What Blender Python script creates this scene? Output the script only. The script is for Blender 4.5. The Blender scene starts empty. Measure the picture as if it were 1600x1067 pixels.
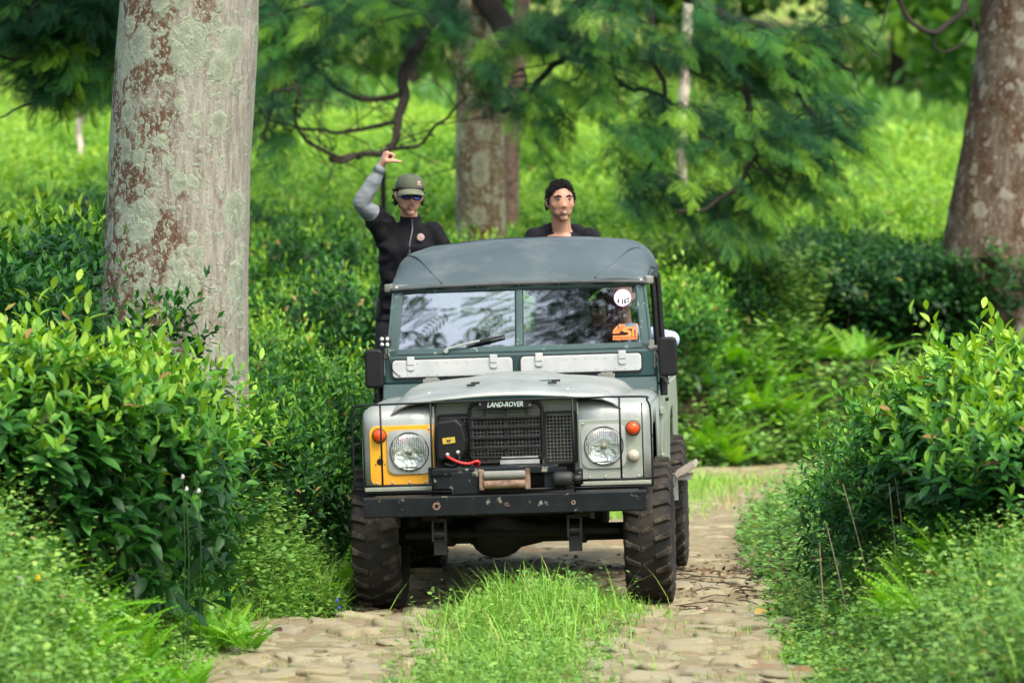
import bpy, bmesh, math, random
import numpy as np
from mathutils import Vector, Matrix, Euler, noise

random.seed(7)
rng = np.random.default_rng(7)
scene = bpy.context.scene
COL = scene.collection
R = math.radians

# ---------------------------------------------------------------- camera, world, sun, exposure
F = 6624.0            # focal length in pixels of the 1600 px wide photograph
CAMZ, HOR = 2.15, 370.0
def P(px, py, d):     # a point d metres ahead that stands where the photograph shows it
    return Vector(((px - 800.0) * d / F, d, CAMZ - (py - HOR) * d / F))

cd = bpy.data.cameras.new('camera')
cam = bpy.data.objects.new('camera', cd); COL.objects.link(cam)
cam.location = (0, 0, CAMZ)
cam.rotation_euler = (R(90) - math.atan((533.5 - HOR) / F), 0, 0)
cd.sensor_width = 36; cd.lens = F / 1600 * 36
cd.clip_start = 0.5; cd.clip_end = 3000
cd.dof.use_dof = True; cd.dof.focus_distance = 24.4; cd.dof.aperture_fstop = 3.0
scene.camera = cam

world = bpy.data.worlds.new('World'); scene.world = world; world.use_nodes = True
wn = world.node_tree.nodes; wl = world.node_tree.links
sky = wn.new('ShaderNodeTexSky'); sky.sky_type = 'NISHITA'; sky.sun_disc = False
SUN_EL, SUN_AZ = R(58), R(150)      # azimuth measured from +Y towards +X: behind the camera, a little to the right
sky.sun_elevation = SUN_EL; sky.sun_rotation = SUN_AZ
sky.dust_density = 6.0; sky.ozone_density = 0.6; sky.air_density = 1.0
wn['Background'].inputs['Strength'].default_value = 0.15
wl.new(sky.outputs[0], wn['Background'].inputs['Color'])
sd = bpy.data.lights.new('sun', 'SUN'); sd.energy = 0.95; sd.angle = R(26); sd.color = (1.0, 0.96, 0.87)
sun = bpy.data.objects.new('sun', sd); COL.objects.link(sun)
sdir = Vector((math.sin(SUN_AZ) * math.cos(SUN_EL), math.cos(SUN_AZ) * math.cos(SUN_EL), math.sin(SUN_EL)))
sun.rotation_euler = sdir.to_track_quat('Z', 'Y').to_euler()
vs = scene.view_settings
vs.view_transform = 'Standard'; vs.look = 'None'; vs.gamma = 1; vs.use_curve_mapping = False
vs.exposure = 1.38
cy = scene.cycles
cy.max_bounces = 6; cy.diffuse_bounces = 3; cy.glossy_bounces = 3; cy.transmission_bounces = 4
cy.transparent_max_bounces = 8; cy.caustics_reflective = False; cy.caustics_refractive = False
cy.use_denoising = True
cy.sample_clamp_indirect = 6

# ---------------------------------------------------------------- helpers
def link(o, parent=None):
    COL.objects.link(o)
    if parent is not None: o.parent = parent
    return o
def tag(o, label=None, cat=None, group=None, kind=None):
    if label: o['label'] = label
    if cat: o['category'] = cat
    if group: o['group'] = group
    if kind: o['kind'] = kind
    return o
def empty(name, loc=(0, 0, 0), rot=(0, 0, 0), parent=None):
    o = bpy.data.objects.new(name, None); o.empty_display_size = .2
    o.location = loc; o.rotation_euler = rot
    return link(o, parent)
def meshobj(name, me, parent=None, mat=None):
    o = bpy.data.objects.new(name, me)
    if mat is not None: me.materials.append(mat)
    return link(o, parent)

class MB:
    def __init__(s): s.v = []; s.f = []
    def add(s, vs_, fs_):
        b = len(s.v); s.v += [tuple(p) for p in vs_]; s.f += [tuple(i + b for i in f) for f in fs_]
    def box(s, c, d, rot=None):
        x, y, z = d[0] / 2, d[1] / 2, d[2] / 2
        vs_ = [Vector(p) for p in ((-x,-y,-z),(x,-y,-z),(x,y,-z),(-x,y,-z),(-x,-y,z),(x,-y,z),(x,y,z),(-x,y,z))]
        if rot is not None:
            m = rot if isinstance(rot, Matrix) else Euler(rot).to_matrix()
            vs_ = [m @ p for p in vs_]
        c = Vector(c)
        s.add([p + c for p in vs_], [(0,3,2,1),(4,5,6,7),(0,1,5,4),(1,2,6,5),(2,3,7,6),(3,0,4,7)])
    def tube(s, pts, rad, n=8, cap=True, squash=None):
        pts = [Vector(p) for p in pts]
        if not hasattr(rad, '__len__'): rad = [rad] * len(pts)
        rows = []; prev = None
        for i, p in enumerate(pts):
            a = pts[max(i - 1, 0)]; b = pts[min(i + 1, len(pts) - 1)]
            t = (b - a)
            t = t.normalized() if t.length > 1e-9 else Vector((0, 0, 1))
            if prev is None:
                u = t.orthogonal().normalized()
            else:
                u = prev - t * prev.dot(t)
                u = u.normalized() if u.length > 1e-6 else t.orthogonal().normalized()
            prev = u; w = t.cross(u)
            rows.append([p + (u * math.cos(2 * math.pi * k / n) + w * math.sin(2 * math.pi * k / n)) * rad[i] for k in range(n)])
        s.rows(rows, True, cap)
    def rows(s, rows, closed=True, cap=False):
        n = len(rows[0]); vs_ = [p for r in rows for p in r]; fs_ = []
        for i in range(len(rows) - 1):
            for k in range(n if closed else n - 1):
                k2 = (k + 1) % n
                fs_.append((i*n+k, i*n+k2, (i+1)*n+k2, (i+1)*n+k))
        if cap:
            fs_.append(tuple(range(n - 1, -1, -1))); fs_.append(tuple((len(rows)-1)*n + k for k in range(n)))
        s.add(vs_, fs_)
    def lathe(s, prof, c, axis='y', n=24, cap=True):   # prof: (radius, along)
        rows = []
        for r_, h in prof:
            row = []
            for k in range(n):
                a = 2 * math.pi * k / n; u, w = r_ * math.cos(a), r_ * math.sin(a)
                q = (u, h, w) if axis == 'y' else ((h, u, w) if axis == 'x' else (u, w, h))
                row.append(Vector(q) + Vector(c))
            rows.append(row)
        s.rows(rows, True, cap)
    def prism(s, poly, y0, y1):      # polygon in x,z pushed along y
        n = len(poly)
        vs_ = [(p[0], y0, p[1]) for p in poly] + [(p[0], y1, p[1]) for p in poly]
        s.add(vs_, [tuple(range(n)), tuple(range(2*n-1, n-1, -1))] + [(k, (k+1) % n + 0, (k+1) % n + n, k + n) for k in range(n)])
    def ball(s, c, r_, n=12, m=8, rot=None):
        if not hasattr(r_, '__len__'): r_ = (r_, r_, r_)
        rows = []
        for i in range(m + 1):
            th = math.pi * (i + .02 * (i == 0) - .02 * (i == m)) / m
            row = []
            for k in range(n):
                a = 2 * math.pi * k / n
                q = Vector((r_[0]*math.sin(th)*math.cos(a), r_[1]*math.sin(th)*math.sin(a), r_[2]*math.cos(th)))
                if rot is not None: q = rot @ q
                row.append(q + Vector(c))
            rows.append(row)
        s.rows(rows, True, True)
    def mesh(s, name):
        me = bpy.data.meshes.new(name); me.from_pydata(s.v, [], s.f); me.update()
        bm = bmesh.new(); bm.from_mesh(me); bmesh.ops.recalc_face_normals(bm, faces=bm.faces); bm.to_mesh(me); bm.free()
        return me
    def build(s, name, mat, parent=None, smooth=False, bevel=0, solid=0, sub=0, auto=None):
        me = s.mesh(name); o = meshobj(name, me, parent, mat)
        if smooth or auto:
            me.polygons.foreach_set('use_smooth', [True] * len(me.polygons))
            if auto: me.set_sharp_from_angle(angle=R(auto))
        if solid:
            m = o.modifiers.new('solid', 'SOLIDIFY'); m.thickness = solid; m.offset = 0
        if bevel:
            m = o.modifiers.new('bevel', 'BEVEL'); m.width = bevel; m.segments = 2; m.limit_method = 'ANGLE'; m.angle_limit = R(35)
            m.harden_normals = False
        if sub:
            m = o.modifiers.new('sub', 'SUBSURF'); m.levels = sub; m.render_levels = sub
        return o

def rrect(cx, cz, w, h, r_, n=5):   # rounded rectangle polygon
    out = []
    for qx, qz, a0 in ((1,1,0),(-1,1,90),(-1,-1,180),(1,-1,270)):
        for k in range(n + 1):
            a = R(a0 + 90 * k / n)
            out.append((cx + qx*(w/2 - r_) + r_*math.cos(a), cz + qz*(h/2 - r_) + r_*math.sin(a)))
    return out

def smoothcurve(pts, n=6):           # Catmull-Rom through points
    pts = [Vector(p) for p in pts]; out = []
    for i in range(len(pts) - 1):
        p0 = pts[max(i-1, 0)]; p1 = pts[i]; p2 = pts[i+1]; p3 = pts[min(i+2, len(pts)-1)]
        for k in range(n):
            t = k / n
            out.append(0.5*((2*p1) + (p2-p0)*t + (2*p0-5*p1+4*p2-p3)*t*t + (3*p1-p0-3*p2+p3)*t*t*t))
    out.append(pts[-1]); return out

def fuse(name, mb, voxel, smooth_iter, mat, parent=None, factor=.5):
    me = mb.mesh('tmp'); t = bpy.data.objects.new('tmp', me); COL.objects.link(t)
    m = t.modifiers.new('r', 'REMESH'); m.mode = 'VOXEL'; m.voxel_size = voxel
    if smooth_iter:
        k = t.modifiers.new('s', 'SMOOTH'); k.iterations = smooth_iter; k.factor = factor
    dg = bpy.context.evaluated_depsgraph_get(); dg.update()
    out = bpy.data.meshes.new_from_object(t.evaluated_get(dg))
    bpy.data.objects.remove(t); bpy.data.meshes.remove(me)
    out.name = name; out.materials.clear()
    out.polygons.foreach_set('use_smooth', [True] * len(out.polygons))
    return meshobj(name, out, parent, mat)

def textmesh(body, size, extrude=.001, shear=0.0, bold=0.0):
    c = bpy.data.curves.new('txt', 'FONT'); c.body = body; c.size = size; c.extrude = extrude; c.align_x = 'CENTER'; c.align_y = 'CENTER'
    c.shear = shear; c.offset = bold; c.resolution_u = 3
    t = bpy.data.objects.new('txt', c); COL.objects.link(t)
    dg = bpy.context.evaluated_depsgraph_get(); dg.update()
    me = bpy.data.meshes.new_from_object(t.evaluated_get(dg))
    bpy.data.objects.remove(t); bpy.data.curves.remove(c)
    return me

# ---------------------------------------------------------------- materials
class NT:
    def __init__(s, name):
        s.m = bpy.data.materials.new(name); s.m.use_nodes = True
        s.n = s.m.node_tree.nodes; s.l = s.m.node_tree.links
        s.bsdf = s.n['Principled BSDF']; s.out = s.n['Material Output']
        s.co = s.n.new('ShaderNodeTexCoord')
    def node(s, t, **kw):
        x = s.n.new(t)
        for k, v in kw.items(): setattr(x, k, v)
        return x
    def mapping(s, scale=(1,1,1), out='Object'):
        m = s.node('ShaderNodeMapping'); m.inputs['Scale'].default_value = scale
        s.l.new(s.co.outputs[out], m.inputs['Vector']); return m.outputs[0]
    def noise(s, scale, detail=4, rough=.55, vec=None, dist=0):
        x = s.node('ShaderNodeTexNoise'); x.inputs['Scale'].default_value = scale; x.inputs['Detail'].default_value = detail
        x.inputs['Roughness'].default_value = rough; x.inputs['Distortion'].default_value = dist
        s.l.new(vec if vec is not None else s.co.outputs['Object'], x.inputs['Vector']); return x.outputs['Fac']
    def ramp(s, fac, a, b, ca=(0,0,0,1), cb=(1,1,1,1), interp='LINEAR'):
        x = s.node('ShaderNodeValToRGB'); e = x.color_ramp.elements; x.color_ramp.interpolation = interp
        e[0].position = a; e[1].position = b; e[0].color = c4(ca); e[1].color = c4(cb)
        s.l.new(fac, x.inputs['Fac']); return x.outputs['Color']
    def mix(s, fac, a, b):
        x = s.node('ShaderNodeMix', data_type='RGBA')
        for sock, v in ((x.inputs[0], fac), (x.inputs[6], a), (x.inputs[7], b)):
            if hasattr(v, 'links') or hasattr(v, 'is_linked'): s.l.new(v, sock)
            else: sock.default_value = v if isinstance(v, (int, float)) else c4(v)
        return x.outputs[2]
    def math(s, op, a, b=None):
        x = s.node('ShaderNodeMath', operation=op)
        for sock, v in ((x.inputs[0], a), (x.inputs[1], b)):
            if v is None: continue
            if hasattr(v, 'is_linked'): s.l.new(v, sock)
            else: sock.default_value = v
        return x.outputs[0]
    def set(s, k, v):
        if hasattr(v, 'is_linked'): s.l.new(v, s.bsdf.inputs[k])
        else: s.bsdf.inputs[k].default_value = c4(v) if hasattr(v, '__len__') else v
    def bump(s, h, strength=.3, dist=.01):
        b = s.node('ShaderNodeBump'); b.inputs['Strength'].default_value = strength; b.inputs['Distance'].default_value = dist
        s.l.new(h, b.inputs['Height']); s.l.new(b.outputs[0], s.bsdf.inputs['Normal'])
def c4(c): return tuple(c) if len(c) == 4 else (c[0], c[1], c[2], 1.0)

def nmat(name, c1, c2=None, scale=6, rough=.6, metal=0.0, bump=0.0, bscale=40, c3=None, s3=9, t3=(.60, .66), spec=.5, rough2=None, m3=None):
    t = NT(name); c2 = c2 or tuple(x * .75 for x in c1)
    col = t.mix(t.ramp(t.noise(scale), .35, .65), c1, c2)
    if c3:
        msk = t.ramp(t.noise(s3, 8, .65), t3[0], t3[1]); col = t.mix(msk, col, c3)
        if m3 is not None: t.set('Metallic', t.mix(msk, (metal,)*3, (m3,)*3))
        else: t.set('Metallic', metal)
        if rough2 is not None: t.set('Roughness', t.mix(msk, (rough,)*3, (rough2,)*3))
        else: t.set('Roughness', rough)
    else:
        t.set('Metallic', metal); t.set('Roughness', rough)
    t.set('Base Color', col); t.set('Specular IOR Level', spec)
    if bump: t.bump(t.noise(bscale, 6, .6), bump)
    return t.m

def leafmat(name, stops, rough=.45, trans=.30, spec=.32):
    t = NT(name)
    a = t.node('ShaderNodeAttribute', attribute_name='tint')
    oi = t.node('ShaderNodeObjectInfo')
    f = t.math('ADD', a.outputs['Fac'], t.math('MULTIPLY', t.math('SUBTRACT', oi.outputs['Random'], .5), .10))
    x = t.node('ShaderNodeValToRGB'); e = x.color_ramp.elements
    while len(e) < len(stops): e.new(.5)
    for k, (p, c) in enumerate(stops): e[k].position = p; e[k].color = c4(c)
    t.l.new(f, x.inputs['Fac'])
    t.set('Base Color', x.outputs[0]); t.set('Roughness', rough); t.set('Specular IOR Level', spec)
    tr = t.node('ShaderNodeBsdfTranslucent'); 
    hs = t.node('ShaderNodeHueSaturation'); hs.inputs['Value'].default_value = 1.25; hs.inputs['Saturation'].default_value = 1.1; hs.inputs['Hue'].default_value = .49
    t.l.new(x.outputs[0], hs.inputs['Color']); t.l.new(hs.outputs[0], tr.inputs['Color'])
    mx = t.node('ShaderNodeMixShader'); mx.inputs[0].default_value = trans
    t.l.new(t.bsdf.outputs[0], mx.inputs[1]); t.l.new(tr.outputs[0], mx.inputs[2]); t.l.new(mx.outputs[0], t.out.inputs['Surface'])
    return t.m

M = {}
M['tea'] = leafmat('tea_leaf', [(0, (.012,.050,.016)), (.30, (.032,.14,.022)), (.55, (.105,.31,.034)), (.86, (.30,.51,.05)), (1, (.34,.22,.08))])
M['feather'] = leafmat('feathery_leaf', [(0, (.006,.030,.014)), (.35, (.014,.068,.030)), (.62, (.045,.17,.035)), (1, (.20,.40,.03))], rough=.6, trans=.28, spec=.15)
M['far_leaf'] = leafmat('far_tree_leaf', [(0, (.035,.12,.03)), (.5, (.10,.26,.045)), (1, (.27,.43,.06))], rough=.6, trans=.4)
M['weed'] = leafmat('weed_leaf', [(0, (.03,.10,.025)), (.45, (.115,.28,.060)), (.8, (.24,.43,.085)), (.92, (.36,.51,.10)), (1, (.34,.24,.10))], rough=.5)
M['grass'] = leafmat('grass_blade', [(0, (.08,.22,.03)), (.55, (.20,.46,.06)), (.9, (.34,.52,.09)), (1, (.48,.44,.18))], rough=.55)
M['fern'] = leafmat('fern_frond', [(0, (.05,.19,.02)), (.5, (.15,.42,.03)), (1, (.30,.55,.05))], rough=.55, trans=.4)
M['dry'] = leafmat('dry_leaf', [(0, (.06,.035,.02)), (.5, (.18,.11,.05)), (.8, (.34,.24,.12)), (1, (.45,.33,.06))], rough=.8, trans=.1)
M['twig'] = nmat('twig_bark', (.10,.075,.05), (.045,.035,.025), 20, .85, bump=.3)
M['pale_twig'] = nmat('pale_twig', (.36,.29,.20), (.22,.17,.11), 20, .8)
M['branch'] = nmat('dark_branch_bark', (.014,.011,.009), (.03,.024,.017), 8, .9, bump=.5)
def barkmat(name, base, base2, brown, lichen, lich_amt, brown_dir, stretch=1.0, bx=0.0):
    t = NT(name)
    v = t.mapping((1, 1, .16))
    grain = t.noise(28, 8, .65, v)
    fine = t.noise(120, 6, .7, t.mapping((1, 1, .5)))
    col = t.mix(t.ramp(grain, .38, .62), base, base2)
    # weathered red-brown bark, mostly on one flank
    sx = t.node('ShaderNodeSeparateXYZ'); t.l.new(t.co.outputs['Object'], sx.inputs[0])
    side = t.math('ADD', t.math('MULTIPLY', sx.outputs[0], -brown_dir), bx)
    bn = t.math('ADD', t.noise(4.5, 9, .72, t.mapping((1, 1, .55))), side)
    bmask = t.ramp(bn, .50, .60)
    streak = t.ramp(t.noise(40, 6, .7, t.mapping((1, 1, .35))), .35, .7)
    col = t.mix(bmask, col, t.mix(streak, brown, tuple(x * .45 for x in brown)))
    spl = t.ramp(t.noise(55, 6, .75, t.mapping((1, 1, .5))), .56, .62)
    col = t.mix(t.math('MULTIPLY', spl, .75), col, tuple(min(1, x * 1.15) for x in base))
    # lichen rosettes: warped voronoi discs of uneven radius
    h = None
    for sc, lim, sd_ in ((4.2, .48, .0), (9., .42, 3.3), (19., .38, 7.1), (38., .36, 2.2)):
        mp = t.node('ShaderNodeMapping'); mp.inputs['Location'].default_value = (sd_, sd_ * 1.7, sd_ * .6); mp.inputs['Scale'].default_value = (1, 1, .8)
        t.l.new(t.co.outputs['Object'], mp.inputs[0])
        wv = t.node('ShaderNodeTexNoise'); wv.inputs['Scale'].default_value = 14; wv.inputs['Detail'].default_value = 9
        t.l.new(mp.outputs[0], wv.inputs['Vector'])
        vm = t.node('ShaderNodeVectorMath', operation='MULTIPLY_ADD')
        t.l.new(wv.outputs['Color'], vm.inputs[0]); vm.inputs[1].default_value = (.11,.11,.11); t.l.new(mp.outputs[0], vm.inputs[2])
        vo = t.node('ShaderNodeTexVoronoi'); vo.inputs['Scale'].default_value = sc; t.l.new(vm.outputs[0], vo.inputs['Vector'])
        rnd = t.node('ShaderNodeSeparateColor'); t.l.new(vo.outputs['Color'], rnd.inputs[0])
        lim_ = t.math('MULTIPLY', t.math('ADD', rnd.outputs[0], side if brown_dir else 0.0), lim * lich_amt)
        d = t.math('DIVIDE', vo.outputs['Distance'], t.math('MAXIMUM', lim_, .001))
        disc = t.ramp(d, .74, 1.04, (1,1,1), (0,0,0))
        disc = t.math('MULTIPLY', disc, t.ramp(t.noise(75, 7, .8), .34, .46))
        body = t.mix(t.ramp(d, .25, .9), tuple(x * .62 for x in lichen), lichen)
        col = t.mix(disc, col, body)
        h = disc if h is None else t.math('ADD', h, disc)
    t.set('Base Color', col); t.set('Roughness', .92); t.set('Specular IOR Level', .2)
    ht = t.math('ADD', t.math('ADD', grain, t.math('MULTIPLY', fine, .6)), t.math('MULTIPLY', h, .5))
    t.bump(ht, .55, .025)
    return t.m
M['bark_pale'] = barkmat('pale_lichen_bark', (.37,.36,.30), (.21,.195,.155), (.15,.092,.055), (.36,.42,.30), 1.4, .40, bx=.075)
M['bark_brown'] = barkmat('brown_lichen_bark', (.19,.155,.115), (.07,.055,.038), (.10,.056,.03), (.32,.31,.24), .9, 0.04, bx=.03)
M['bark_mid'] = barkmat('mossy_bark', (.33,.26,.15), (.16,.115,.065), (.22,.12,.05), (.56,.57,.37), 1.3, 0.02, bx=-.01)
M['bark_white'] = nmat('whitish_bark', (.55,.50,.42), (.36,.31,.25), 14, .9, bump=.3)

# ---------------------------------------------------------------- ground
def sstep(a, b, x):
    t = np.clip((np.asarray(x, float) - a) / (b - a), 0, 1); return t * t * (3 - 2 * t)
def road_c(d): return np.where(d > 27, .0125 * (np.maximum(d, 27) - 27) ** 2, 0) + .06 * np.maximum(np.minimum(d, 50) - 36, 0) ** 2.2 + .27 - .36 * sstep(24.3, 23.1, d)
def road_hw(d): return 1.32 + .22 * sstep(24.3, 23.1, d)
def gz(x, d):
    x = np.asarray(x, float); d = np.asarray(d, float)
    off = np.abs(x - road_c(np.minimum(d, 60))) - road_hw(d)
    leftside = x < road_c(np.minimum(d, 60))
    offg = np.abs(x - (.27 + .0125 * np.clip(np.minimum(d, 60) - 27, 0, 99) ** 2)) - 1.32
    bank = sstep(0, 1.0, off) * np.where(leftside, .62, .50) + .07 * np.clip(offg - 1, 0, 12) * np.where(leftside, 1, .6)
    bank = bank + np.where(leftside, sstep(36, 43, d) * .30 * sstep(0, 1.0, off), 0)
    far = .052 * np.clip(d - 45, 0, 55) + .16 * np.clip(d - 100, 0, 120) - .1 * np.clip(d - 220, 0, 400) * 0
    z = bank + far
    z = z + .02 * np.clip(x, -1.2, 1.2) * sstep(28, 24, d) 
    z = z + .05 * sstep(23.9, 23.3, d) * sstep(.15, -.15, off)         # the stony hump in front of the wheels
    z = z - .05 * sstep(.25, .1, np.abs(d - 24.6)) * sstep(.4, -.1, off) * 0
    z = z + .015 * np.sin(x * 2.1 + d * .7) * np.sin(d * 1.3 - x) + .012 * np.sin(x * 5.3 + 1) * np.sin(d * 4.1)
    return z
def G(x, d): return float(gz(x, d))

def grid_sheet(name, xs, ds, mat, dz=0, fine=None):
    X, D = np.meshgrid(xs, ds); Z = gz(X, D) + dz
    if fine is not None: Z = Z + fine(X, D)
    nx, nd = len(xs), len(ds)
    v = np.stack([X, D, Z], -1).reshape(-1, 3)
    i = np.arange(nx * nd).reshape(nd, nx)
    f = np.stack([i[:-1,:-1], i[:-1,1:], i[1:,1:], i[1:,:-1]], -1).reshape(-1, 4)
    me = npmesh(name, v, f); me.polygons.foreach_set('use_smooth', [True] * len(me.polygons))
    return meshobj(name, me, None, mat)

def npmesh(name, v, f, tint=None):
    me = bpy.data.meshes.new(name)
    k = f.shape[1]
    me.vertices.add(len(v)); me.vertices.foreach_set('co', np.ascontiguousarray(v, np.float32).ravel())
    me.loops.add(f.size); me.loops.foreach_set('vertex_index', np.ascontiguousarray(f, np.int32).ravel())
    me.polygons.add(len(f)); me.polygons.foreach_set('loop_start', np.arange(0, f.size, k, dtype=np.int32))
    me.update(calc_edges=True)
    if tint is not None:
        a = me.attributes.new('tint', 'FLOAT', 'POINT'); a.data.foreach_set('value', np.ascontiguousarray(tint, np.float32))
    return me

def groundmat(name, soil, soil2, green):
    t = NT(name)
    n1 = t.noise(.9, 8, .65); n2 = t.noise(9, 8, .7)
    col = t.mix(t.ramp(n2, .35, .65), soil, soil2)
    col = t.mix(t.ramp(n1, .42, .55), col, green)
    t.set('Base Color', col); t.set('Roughness', .95); t.set('Specular IOR Level', .15)
    t.bump(t.noise(30, 8, .7), .6, .03); return t.m
M['ground'] = groundmat('soil_and_moss', (.055,.04,.025), (.09,.065,.04), (.045,.075,.022))
M['hill'] = groundmat('dry_grass_hill', (.34,.33,.12), (.26,.30,.09), (.16,.26,.05))
def roadmat():
    t = NT('tan_road_dirt')
    n2 = t.noise(7, 10, .7); n3 = t.noise(45, 6, .7)
    col = t.mix(t.ramp(n2, .34, .62), (.30,.27,.17), (.20,.17,.10))
    col = t.mix(t.ramp(n3, .56, .68), col, (.13,.085,.05))
    col = t.mix(t.ramp(t.noise(2.1, 7, .7), .55, .66), col, (.27,.17,.095))
    col = t.mix(t.math('MULTIPLY', t.ramp(t.noise(13, 7, .75), .58, .64), .6), col, (.12,.20,.045))
    t.set('Base Color', col); t.set('Roughness', .95); t.set('Specular IOR Level', .15)
    t.bump(t.math('ADD', n3, n2), .6, .02); return t.m
M['road'] = roadmat()
def stonemat():
    t = NT('worn_road_stone')
    oi = t.node('ShaderNodeObjectInfo')
    c = t.node('ShaderNodeValToRGB'); e = c.color_ramp.elements; e.new(.5); e.new(.8)
    for k, (p, q) in enumerate([(0, (.29,.275,.175)), (.4, (.38,.36,.235)), (.75, (.34,.305,.185)), (1, (.28,.28,.215))]): e[k].position = p; e[k].color = c4(q)
    t.l.new(oi.outputs['Random'], c.inputs[0])
    col = t.mix(t.ramp(t.noise(14, 8, .7), .42, .68), c.outputs[0], (.24,.20,.12))
    col = t.mix(t.math('MULTIPLY', t.ramp(t.noise(6, 6, .7), .58, .68), .5), col, (.13,.18,.06))
    t.set('Base Color', col); t.set('Roughness', .9); t.set('Specular IOR Level', .2); t.bump(t.noise(9, 10, .75), .5, .03); return t.m
M['stone'] = stonemat()

xs = np.unique(np.concatenate([np.linspace(-260, -20, 25), np.linspace(-20, -5, 31), np.linspace(-5, 6, 111), np.linspace(6, 22, 33), np.linspace(22, 260, 25)]))
ds = np.unique(np.concatenate([np.linspace(-60, 10, 15), np.linspace(10, 17, 15), np.linspace(17, 48, 260), np.linspace(48, 110, 63), np.linspace(110, 420, 40)]))
g = grid_sheet('ground', xs, ds, M['ground'], -.03); tag(g, kind='structure')
g.data.materials.append(M['hill'])
pd = np.empty(len(g.data.polygons) * 3); g.data.polygons.foreach_get('center', pd); pd = pd.reshape(-1, 3)
g.data.polygons.foreach_set('material_index', (pd[:, 1] > 84).astype(np.int32))

# the road: its own slightly uneven sheet that follows the bend
us = np.linspace(-1.06, 1.06, 60); dd = np.concatenate([np.linspace(4, 17, 20), np.linspace(17.1, 46, 330)])
U, D = np.meshgrid(us, dd); X = road_c(D) + U * road_hw(D)
nz = np.array([noise.noise(Vector((x * 4, y * 4, 0))) + .6 * noise.noise(Vector((x * 11, y * 11, 5))) for x, y in zip(X.ravel(), D.ravel())]).reshape(X.shape)
Z = gz(X, D) + .004 + .014 * nz - .035 * np.clip(np.abs(U) - .95, 0, 1) * 10
v = np.stack([X, D, Z], -1).reshape(-1, 3); i = np.arange(v.shape[0]).reshape(U.shape)
f = np.stack([i[:-1,:-1], i[:-1,1:], i[1:,1:], i[1:,:-1]], -1).reshape(-1, 4)
me = npmesh('road', v, f); me.polygons.foreach_set('use_smooth', [True] * len(me.polygons))
road = meshobj('road', me, None, M['road']); tag(road, kind='structure')

def stone_mesh(sd_, sub_=3):
    r_ = random.Random(sd_); bm = bmesh.new(); bmesh.ops.create_icosphere(bm, subdivisions=sub_, radius=1)
    for q in bm.verts:
        n = noise.noise(q.co * 1.3 + Vector((sd_ * 9.1, 0, 0)))
        q.co *= 1 + .35 * n + .14 * noise.noise(q.co * 3.1 + Vector((0, sd_ * 5.3, 0))) + (.07 * noise.noise(q.co * 7.7 + Vector((0, 0, sd_ * 3.3))) if sub_ > 2 else 0)
        q.co.z = max(min(q.co.z, .55 + .25 * n + .10 * noise.noise(q.co * 5)), -.5)
    low = [fc for fc in bm.faces if fc.calc_center_median().z < -.3]
    bmesh.ops.delete(bm, geom=low, context='FACES')
    me = bpy.data.meshes.new('stone'); bm.to_mesh(me); bm.free()
    me.polygons.foreach_set('use_smooth', [True] * len(me.polygons)); me.materials.append(M['stone']); return me
stones = [stone_mesh(k) for k in range(8)]; low_stones = [stone_mesh(k, 2) for k in range(6)]
placed = []; tries = 0
def on_median(x, d): return abs(x - (-.02 + .0 * d)) < .42
while len(placed) < 300 and tries < 20000:
    tries += 1
    d = 18.6 + 7.4 * random.random() ** 1.25; u = random.uniform(-.98, .98)
    x = float(road_c(d) + u * road_hw(d)); s = random.uniform(.05, .15)
    if on_median(x, d) and d < 26: continue
    if any((x - a) ** 2 + (d - b) ** 2 < (s + c) ** 2 * .80 for a, b, c in placed): continue
    placed.append((x, d, s))
for k, (x, d, s) in enumerate(placed):
    o = bpy.data.objects.new('stone', stones[k % 8]); link(o, road)
    o.location = (x, d, G(x, d) - .006); o.rotation_euler = (random.uniform(-.16, .16), random.uniform(-.16, .16), random.uniform(0, 6.3))
    o.scale = (s * random.uniform(.8,1.25), s * random.uniform(.6, 1), s * random.uniform(.22, .62))
mb = []; tot_v = []; tot_f = []; nv = 0
sv = [np.array([q.co[:] for q in m_.vertices]) for m_ in low_stones]; sf = [[tuple(p.vertices) for p in m_.polygons] for m_ in low_stones]
for k in range(520):
    d = random.uniform(26, 43); u = random.uniform(-.95, .95); x = float(road_c(d) + u * road_hw(d)); s = random.uniform(.05, .15)
    a = random.uniform(0, 6.3); ca, sa = math.cos(a), math.sin(a); q = sv[k % 6] * (s, s * .8, s * .22)
    q = np.stack([q[:,0]*ca - q[:,1]*sa + x, q[:,0]*sa + q[:,1]*ca + d, q[:,2] + G(x, d) - .008], -1)
    tot_v.append(q); tot_f += [tuple(j + nv for j in fc) for fc in sf[k % 6]]; nv += len(q)
me = bpy.data.meshes.new('small_stones'); me.from_pydata(np.concatenate(tot_v).tolist(), [], tot_f)
me.polygons.foreach_set('use_smooth', [True] * len(me.polygons)); o = meshobj('small_stones', me, road, M['stone']); tag(o, kind='stuff')

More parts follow.
